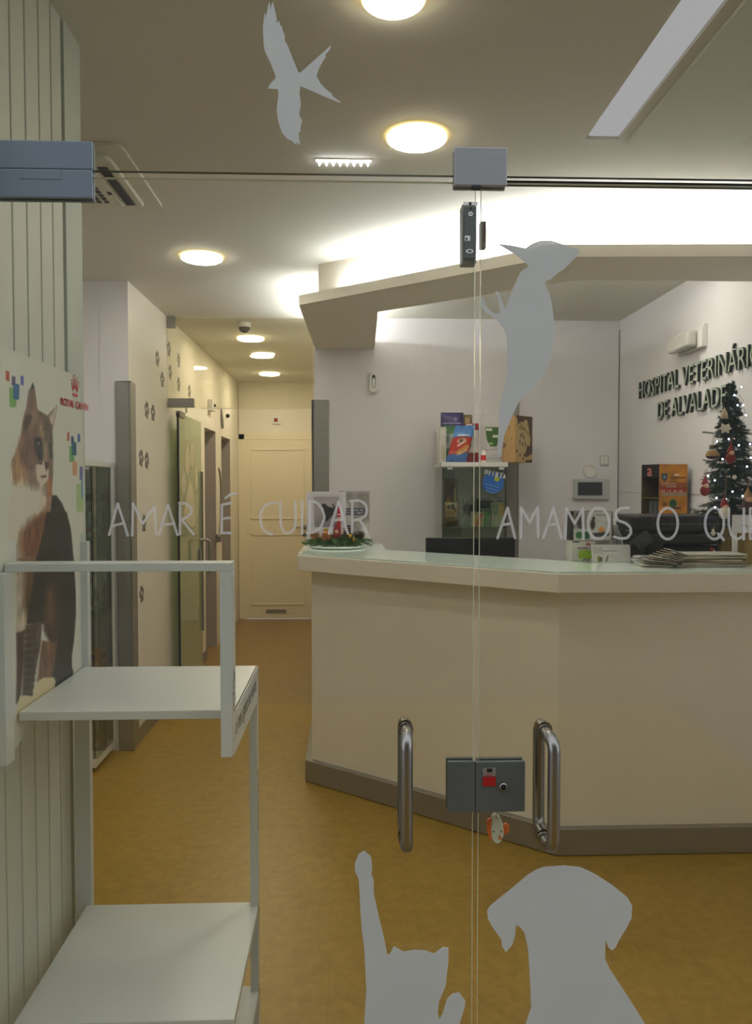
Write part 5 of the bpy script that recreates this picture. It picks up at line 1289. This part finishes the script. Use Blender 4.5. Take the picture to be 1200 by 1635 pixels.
orn('gnome_ornament', 'brown hooded figure ornament at the right edge of the picture', 1193, 796, gnome(M_TAN, M_BARK, False, 1.25), string=(1194,765))
orn('hat_ornament', 'tan felt mushroom cap ornament on the left side of the tree', 1137, 727, [('cap', M_TAN, lambda m, c: m.lathe([(.030,-.004),(.028,.006),(.018,.020),(.0001,.026)], c, 18)), ('gills', M_BARK, lambda m, c: m.lathe([(.029,-.0045),(.02,-.014),(.0001,-.018)], c, 18))], yy=TY-.12, string=(1137,695))
def star(m, c):
    P = []
    for k_ in range(12):
        a = 2*math.pi*k_/12; r = .030 if k_ % 2 == 0 else .018; P.append((c.x+r*math.cos(a), c.y, c.z+r*.8*math.sin(a)))
    m.flat(P, (0,.006,0))
orn('star_ornament', 'white felt snowflake ornament near the top of the tree', 1158, 684, [('star', M_WOOL, star)])
orn('cone_ornament', 'pale beige glittery cone ornament left of the tree top', 1156, 661, [('cone', mat('beige_glitter', (176,156,130), .8, var=.4, scale=90), lambda m, c: m.lathe([(.016,-.02),(.014,0),(.006,.02),(.0001,.03)], c, 14))], yy=TY-.06)
orn('ball_ornament', 'small white wool ball ornament in the middle of the tree', 1172, 762, [('ball', M_WOOL, lambda m, c: m.ball(c, .0095, 14))])
orn('snowman_ornament', 'tiny white snowman figure beside the wooden pot', 1138, 852, [('body', M_WOOL, lambda m, c: (m.ball(c, .010, 12), m.ball(c+Vector((0,0,.014)), .007, 12)))], yy=TY-.12, string=(1139,838))
s_ = orn('santa_ornament', 'tiny red and white santa standing at the foot of the pot', 1138, 880, [('body', M_WOOL, lambda m, c: m.lathe([(.014,-.022),(.010,0),(.004,.008)], c, 12)), ('hat', M_REDF, lambda m, c: m.ball(c+Vector((-.006,0,.008)), .010, 12))], yy=TY-.13)
# bark log and white card holder
lg = MB(); c = at(1190,895,y=TY-.10); n = 28
prof = [(.032+.0025*math.sin(k_*5.1)+.0015*math.sin(k_*11), 2*math.pi*k_/n) for k_ in range(n)]
lg.prism([(c.x+r*math.cos(a), TY-.10+r*math.sin(a), ZK) for r, a in prof], (0,0,at(1190,846,y=TY-.1).z-ZK))
tag(lg.build('wooden_log', mat('ribbed_wood', (150,126,70), .7, var=.3, scale=5, stretch=(30,30,1))), 'ribbed wooden log holder standing right of the tree pot', 'log')
ch = thing('card_holder', 'white note holder with a printed card beside the wooden log', 'holder', (at(1174,892,y=TY-.14).x, TY-.14, ZK))
p, q = at(1168,893,y=TY-.145), at(1177,862,y=TY-.145)
MB().box(p.x, q.x, TY-.148, TY-.142, ZK, at(1172,862,y=TY-.145).z).build('post', M_PLASTIC, ch)
p, q = at(1168,862,y=TY-.145), at(1216,822,y=TY-.145)
MB().box(p.x, q.x, TY-.1485, TY-.1425, p.z+.03, q.z).box(p.x, p.x+.02, TY-.1485, TY-.1425, p.z-.001, p.z+.03).build('card', M_PAPER, ch)
m = MB(); text_flat(m, 'For you', at(1184,842,y=TY-.149), (1,0,0), (0,0,1), .06, .012, (0,-.0004,0)); m.build('black_lettering', M_BLKTXT, ch)

# orange and black food display carton on a wall shelf behind the printer
zc0 = at(1060,827,y=4.3).z
dc = thing('display_carton', 'orange and black pet food display carton behind the printer', 'carton', (1.70, 4.35, zc0))
A_ = at(1023,826,y=4.44); B_ = at(1051,827,y=4.28); C__ = at(1096,827,y=4.30)
A_, B_, C__ = Vector((A_.x,4.44,zc0)), Vector((B_.x,4.28,zc0)), Vector((C__.x,4.30,zc0))
hv2 = Vector((0,0,at(1060,741,y=4.28).z-zc0)); D__ = A_+C__-B_
th = .004
m = MB().prism([B_,C__,C__+Vector((0,th,0)),B_+Vector((0,th,0))], hv2).prism([A_,D__,D__-Vector((0,th,0)),A_-Vector((0,th,0))], hv2)
m.prism([C__,D__,D__+Vector((-th,0,0)),C__+Vector((-th,0,0))], hv2).prism([A_,B_,C__,D__], (0,0,th)); m.add([v+hv2 for v in (A_,B_,C__,D__)]+[v+hv2*.99 for v in (A_,B_,C__,D__)], [(0,1,2,3),(7,6,5,4),(0,4,5,1),(1,5,6,2),(2,6,7,3),(3,7,4,0)])
m.build('carton_body', mat('dark_olive_card', (84,68,44), .6), dc)
ab = (B_-A_); nb = Vector((ab.y,-ab.x,0)).normalized()*.001
m = MB().prism([A_+hv2*.75, B_+hv2*.75, B_+hv2, A_+hv2], -nb*2); m.build('black_header', M_BLACK, dc)
m = MB(); text_flat(m, 'a', A_+ab*.36+hv2*.78, ab.normalized(), (0,0,1), .040, .045, nb*2, boldness=.003); m.build('pink_letter', mat('pink_print', (206,120,116), .6), dc)
m = MB().prism([A_+hv2*.36+ab*.02, B_+hv2*.36, D__.lerp(B_,.3)+hv2*.36, A_.lerp(D__,.8)+hv2*.36], (0,0,.004)); m.build('inner_shelf', mat('olive_card', (110,96,52), .7), dc)
for k_ in range(3):
    c = A_.lerp(B_, .25+.25*k_)+(D__-A_)*.25; MB().lathe([(.018,0),(.018,hv2.z*.3),(.008,hv2.z*.33)], (c.x,c.y,zc0+.005), 12).build('tin', M_LOCK, dc, smooth=True)
pr = Print(70, 120, (180,118,28)); pr.noise(.25,3,4,2)
pr.rect(.0,.34,1,.45,(132,70,34),.8).rect(.04,.44,.98,.52,(150,44,34)).rect(.1,.53,.98,.58,(150,140,120)).poly([(.07,.17),(.3,.17),(.29,.27),(.19,.33),(.09,.27)],(60,70,76),.01).ell(.19,.24,.06,.04,(110,130,150)).ell(.62,.2,.12,.02,(226,206,190)).rect(.42,.24,.95,.262,(100,66,20))
pr.ell(.5,.73,.15,.09,(30,92,46),.2).ell(.5,.73,.08,.05,(20,70,36),.3).ell(.2,.74,.1,.05,(110,60,20),.5).ell(.5,.97,.14,.06,(80,100,60),.2).poly([(.3,.8),(.75,.8),(.8,.83),(.3,.83)],(60,34,14),.01)
dc_u = (C__-B_)
pr.mesh('printed_front', lambda u, v: B_+dc_u*u+hv2*(1-v)+Vector((0,-.001,0)), dc)
m = MB()
def tx(s, u, v, w, h): text_flat(m, s, B_+dc_u*u+hv2*(1-v), dc_u.normalized(), (0,0,1), dc_u.length*w, hv2.z*h, (0,-.002,0))
tx('COMPLETE',.06,.385,.52,.035); tx('FOOD',.28,.43,.32,.033)
for s, u in (('85',.08),('15',.30),('00',.50),('00',.71)): tx(s, u, .52, .13, .045)
m.build('white_lettering', mat('pinkish_print', (230,190,170), .6), dc)
sb = thing('side_cabinet', 'white cabinet against the right wall carrying the orange carton', 'cabinet', (1.72, 4.4, 0))
MB().box(1.56, 1.895, 4.20, 4.60, .0005, zc0-.001).build('carcass', M_WHITE, sb, bevel=.002)
MB().box(1.565, 1.89, 4.185, 4.199, .08, zc0-.03).build('cabinet_door', M_WHITE, sb, bevel=.002)

# ------------------------------------------------------------------ wall fittings
# lettering on the right wall
sg = thing('wall_sign', 'raised letters HOSPITAL VETERINÁRIO DE ALVALADE on the right wall', 'sign', (X_R, 4.4, 1.9))
def wall_text(s, pxa, pya, pxb, capz, zbase):
    ya, yb_ = at(pxa, pya, x=X_R-.02).y, at(pxb, pya, x=X_R-.02).y     # runs towards the camera
    vs, fs, lo, hi = glyphs(s)
    # per letter meshes with advance taken from cumulative strings
    total = hi[0]-lo[0]; k1 = (ya-yb_)/total; capH = glyphs('H')[3][1]-glyphs('H')[2][1]; k2 = capz/capH
    for i, ch in enumerate(s):
        if ch == ' ': continue
        xr_ = glyphs(s[:i+1])[3][0]; gv, gf, gl, gh = glyphs(ch)
        dx = xr_-gh[0]
        P = [(ya-(x+dx-lo[0])*k1, zbase+y*k2) for x, y in gv]
        mb = MB(); n = len(P)
        F_ = [(X_R-.018, a, b) for a, b in P]; Bk = [(X_R-.004, a, b) for a, b in P]
        mb.add(F_, gf, 0)
        mb.add(Bk, [list(f)[::-1] for f in gf], 1)
        ec = {}
        for f in gf:
            for p_, q_ in zip(f, list(f[1:])+[f[0]]):
                key = (min(p_,q_), max(p_,q_)); ec[key] = ec.get(key, 0)+1
        mb.add(F_+Bk, [(p_, q_, q_+n, p_+n) for (p_, q_), c_ in ec.items() if c_ == 1], 1)
        mb.build('letter', [M_SIGNFACE, M_SIGNSIDE], sg)
z1_ = at(1018,637,x=X_R-.02).z; z2_ = at(1050,669,x=X_R-.02).z
wall_text('HOSPITAL VETERINÁRIO', 1018, 636, 1213, .105, z1_)
wall_text('DE ALVALADE', 1048, 668, 1157, .103, z2_)
# emergency light
ya = at(1076,560,x=X_R-.04).y; yb_ = at(1117,540,x=X_R-.04).y; z0_ = at(1078,562,x=X_R-.07).z; z1_ = at(1078,534,x=X_R-.07).z
el = thing('emergency_light', 'white box emergency lamp above the wall lettering', 'light', (X_R, (ya+yb_)/2, z0_))
MB().box(X_R-.03, X_R-.0005, yb_, ya-.02, z0_-.01, z1_).build('back_box', M_PLASTIC, el, bevel=.004)
MB().box(X_R-.085, X_R-.031, yb_+.05, ya, z0_, z1_-.01).build('diffuser', mat('grey_diffuser', (196,194,188), .25), el, bevel=.012)
MB().box(X_R-.02, X_R-.0005, yb_+.0, yb_+.025, z1_, z1_+.015).build('bracket', M_PLASTIC, el)
# intercom, ring and switch on the back wall
yb_ = Y_BACK+.03
def bx2(mb, x0, y0, x1, y1, d0, d1):
    p = at(x0, y1, y=yb_-d0); q = at(x1, y0, y=yb_-d0); mb.box(p.x, q.x, yb_-d1, yb_-d0, p.z, q.z); return mb
it = thing('video_intercom', 'grey and white video intercom with dark screen on the back wall', 'intercom', at(942,798,y=yb_))
bx2(MB(), 914, 765, 970, 797, .0005, .03).build('housing', M_GREYP, it, bevel=.006)
bx2(MB(), 922, 770, 961, 791, .030, .0335).build('screen', mat('intercom_screen', (58,60,64), .2), it)
rg = at(941,751.5,y=yb_)
m = MB(); m.lathe([(.048,-.0005),(.048,-.014),(.040,-.016),(.037,-.006),(.0001,-.006)], (rg.x,yb_,rg.z), 36, axis='y')
tag(m.build('round_sounder', M_PLASTIC, smooth=True), 'round white disc sounder above the intercom', 'sounder')
sw = thing('wall_switch', 'small white double switch right of the round sounder', 'switch', at(964,742,y=yb_))
bx2(MB(), 957, 727, 971, 743, .0005, .012).build('plate', M_GREYP, sw, bevel=.002)
for a in (958.5, 964.5): bx2(MB(), a, 729, a+5, 741, .0122, .016).build('rocker', M_PLASTIC, sw, bevel=.001)
yb_ = Y_BACK
pc = at(596,612,y=yb_)
ds = thing('soap_dispenser', 'small white dispenser with black sensor on the back wall', 'dispenser', (pc.x, yb_, at(596,628,y=yb_).z))
def cap_pts(cx, cy, w, h, n=10):
    r = w/2; P = []
    for k_ in range(n+1): a = math.pi*k_/n; P.append((cx+r*math.cos(a), cy+h/2-r+r*math.sin(a)))
    for k_ in range(n+1): a = math.pi+math.pi*k_/n; P.append((cx+r*math.cos(a), cy-h/2+r+r*math.sin(a)))
    return P
zc = at(596,611,y=yb_).z; hh = 32*5.45/F
MB().prism([(a, yb_-.001, b) for a, b in cap_pts(pc.x, zc, .060, hh+.01)], (0,-.05,0)).build('housing', M_PLASTIC, ds, bevel=.008)
MB().prism([(a, yb_-.0515, b) for a, b in cap_pts(pc.x, zc+.0, .028, hh*.62)], (0,-.002,0)).build('window', mat('dispenser_window', (120,118,120), .3), ds)
MB().prism([(a, yb_-.054, b) for a, b in cap_pts(pc.x, zc-.008, .018, hh*.42)], (0,-.002,0)).build('white_insert', M_PLASTIC, ds)
MB().ball((pc.x, yb_-.054, zc+.038), .010, 12).build('sensor', M_BLACK, ds, smooth=True)
p, q = at(663,596,y=yb_), at(687,549,y=yb_)
hp = tag(MB().box(p.x, q.x, yb_-.006, yb_-.0005, p.z, q.z).build('access_panel', M_WALL, bevel=.002), 'flush white access hatch on the back wall under the canopy', 'hatch')

# window reflection source: lit shop front across the street is left to the sky
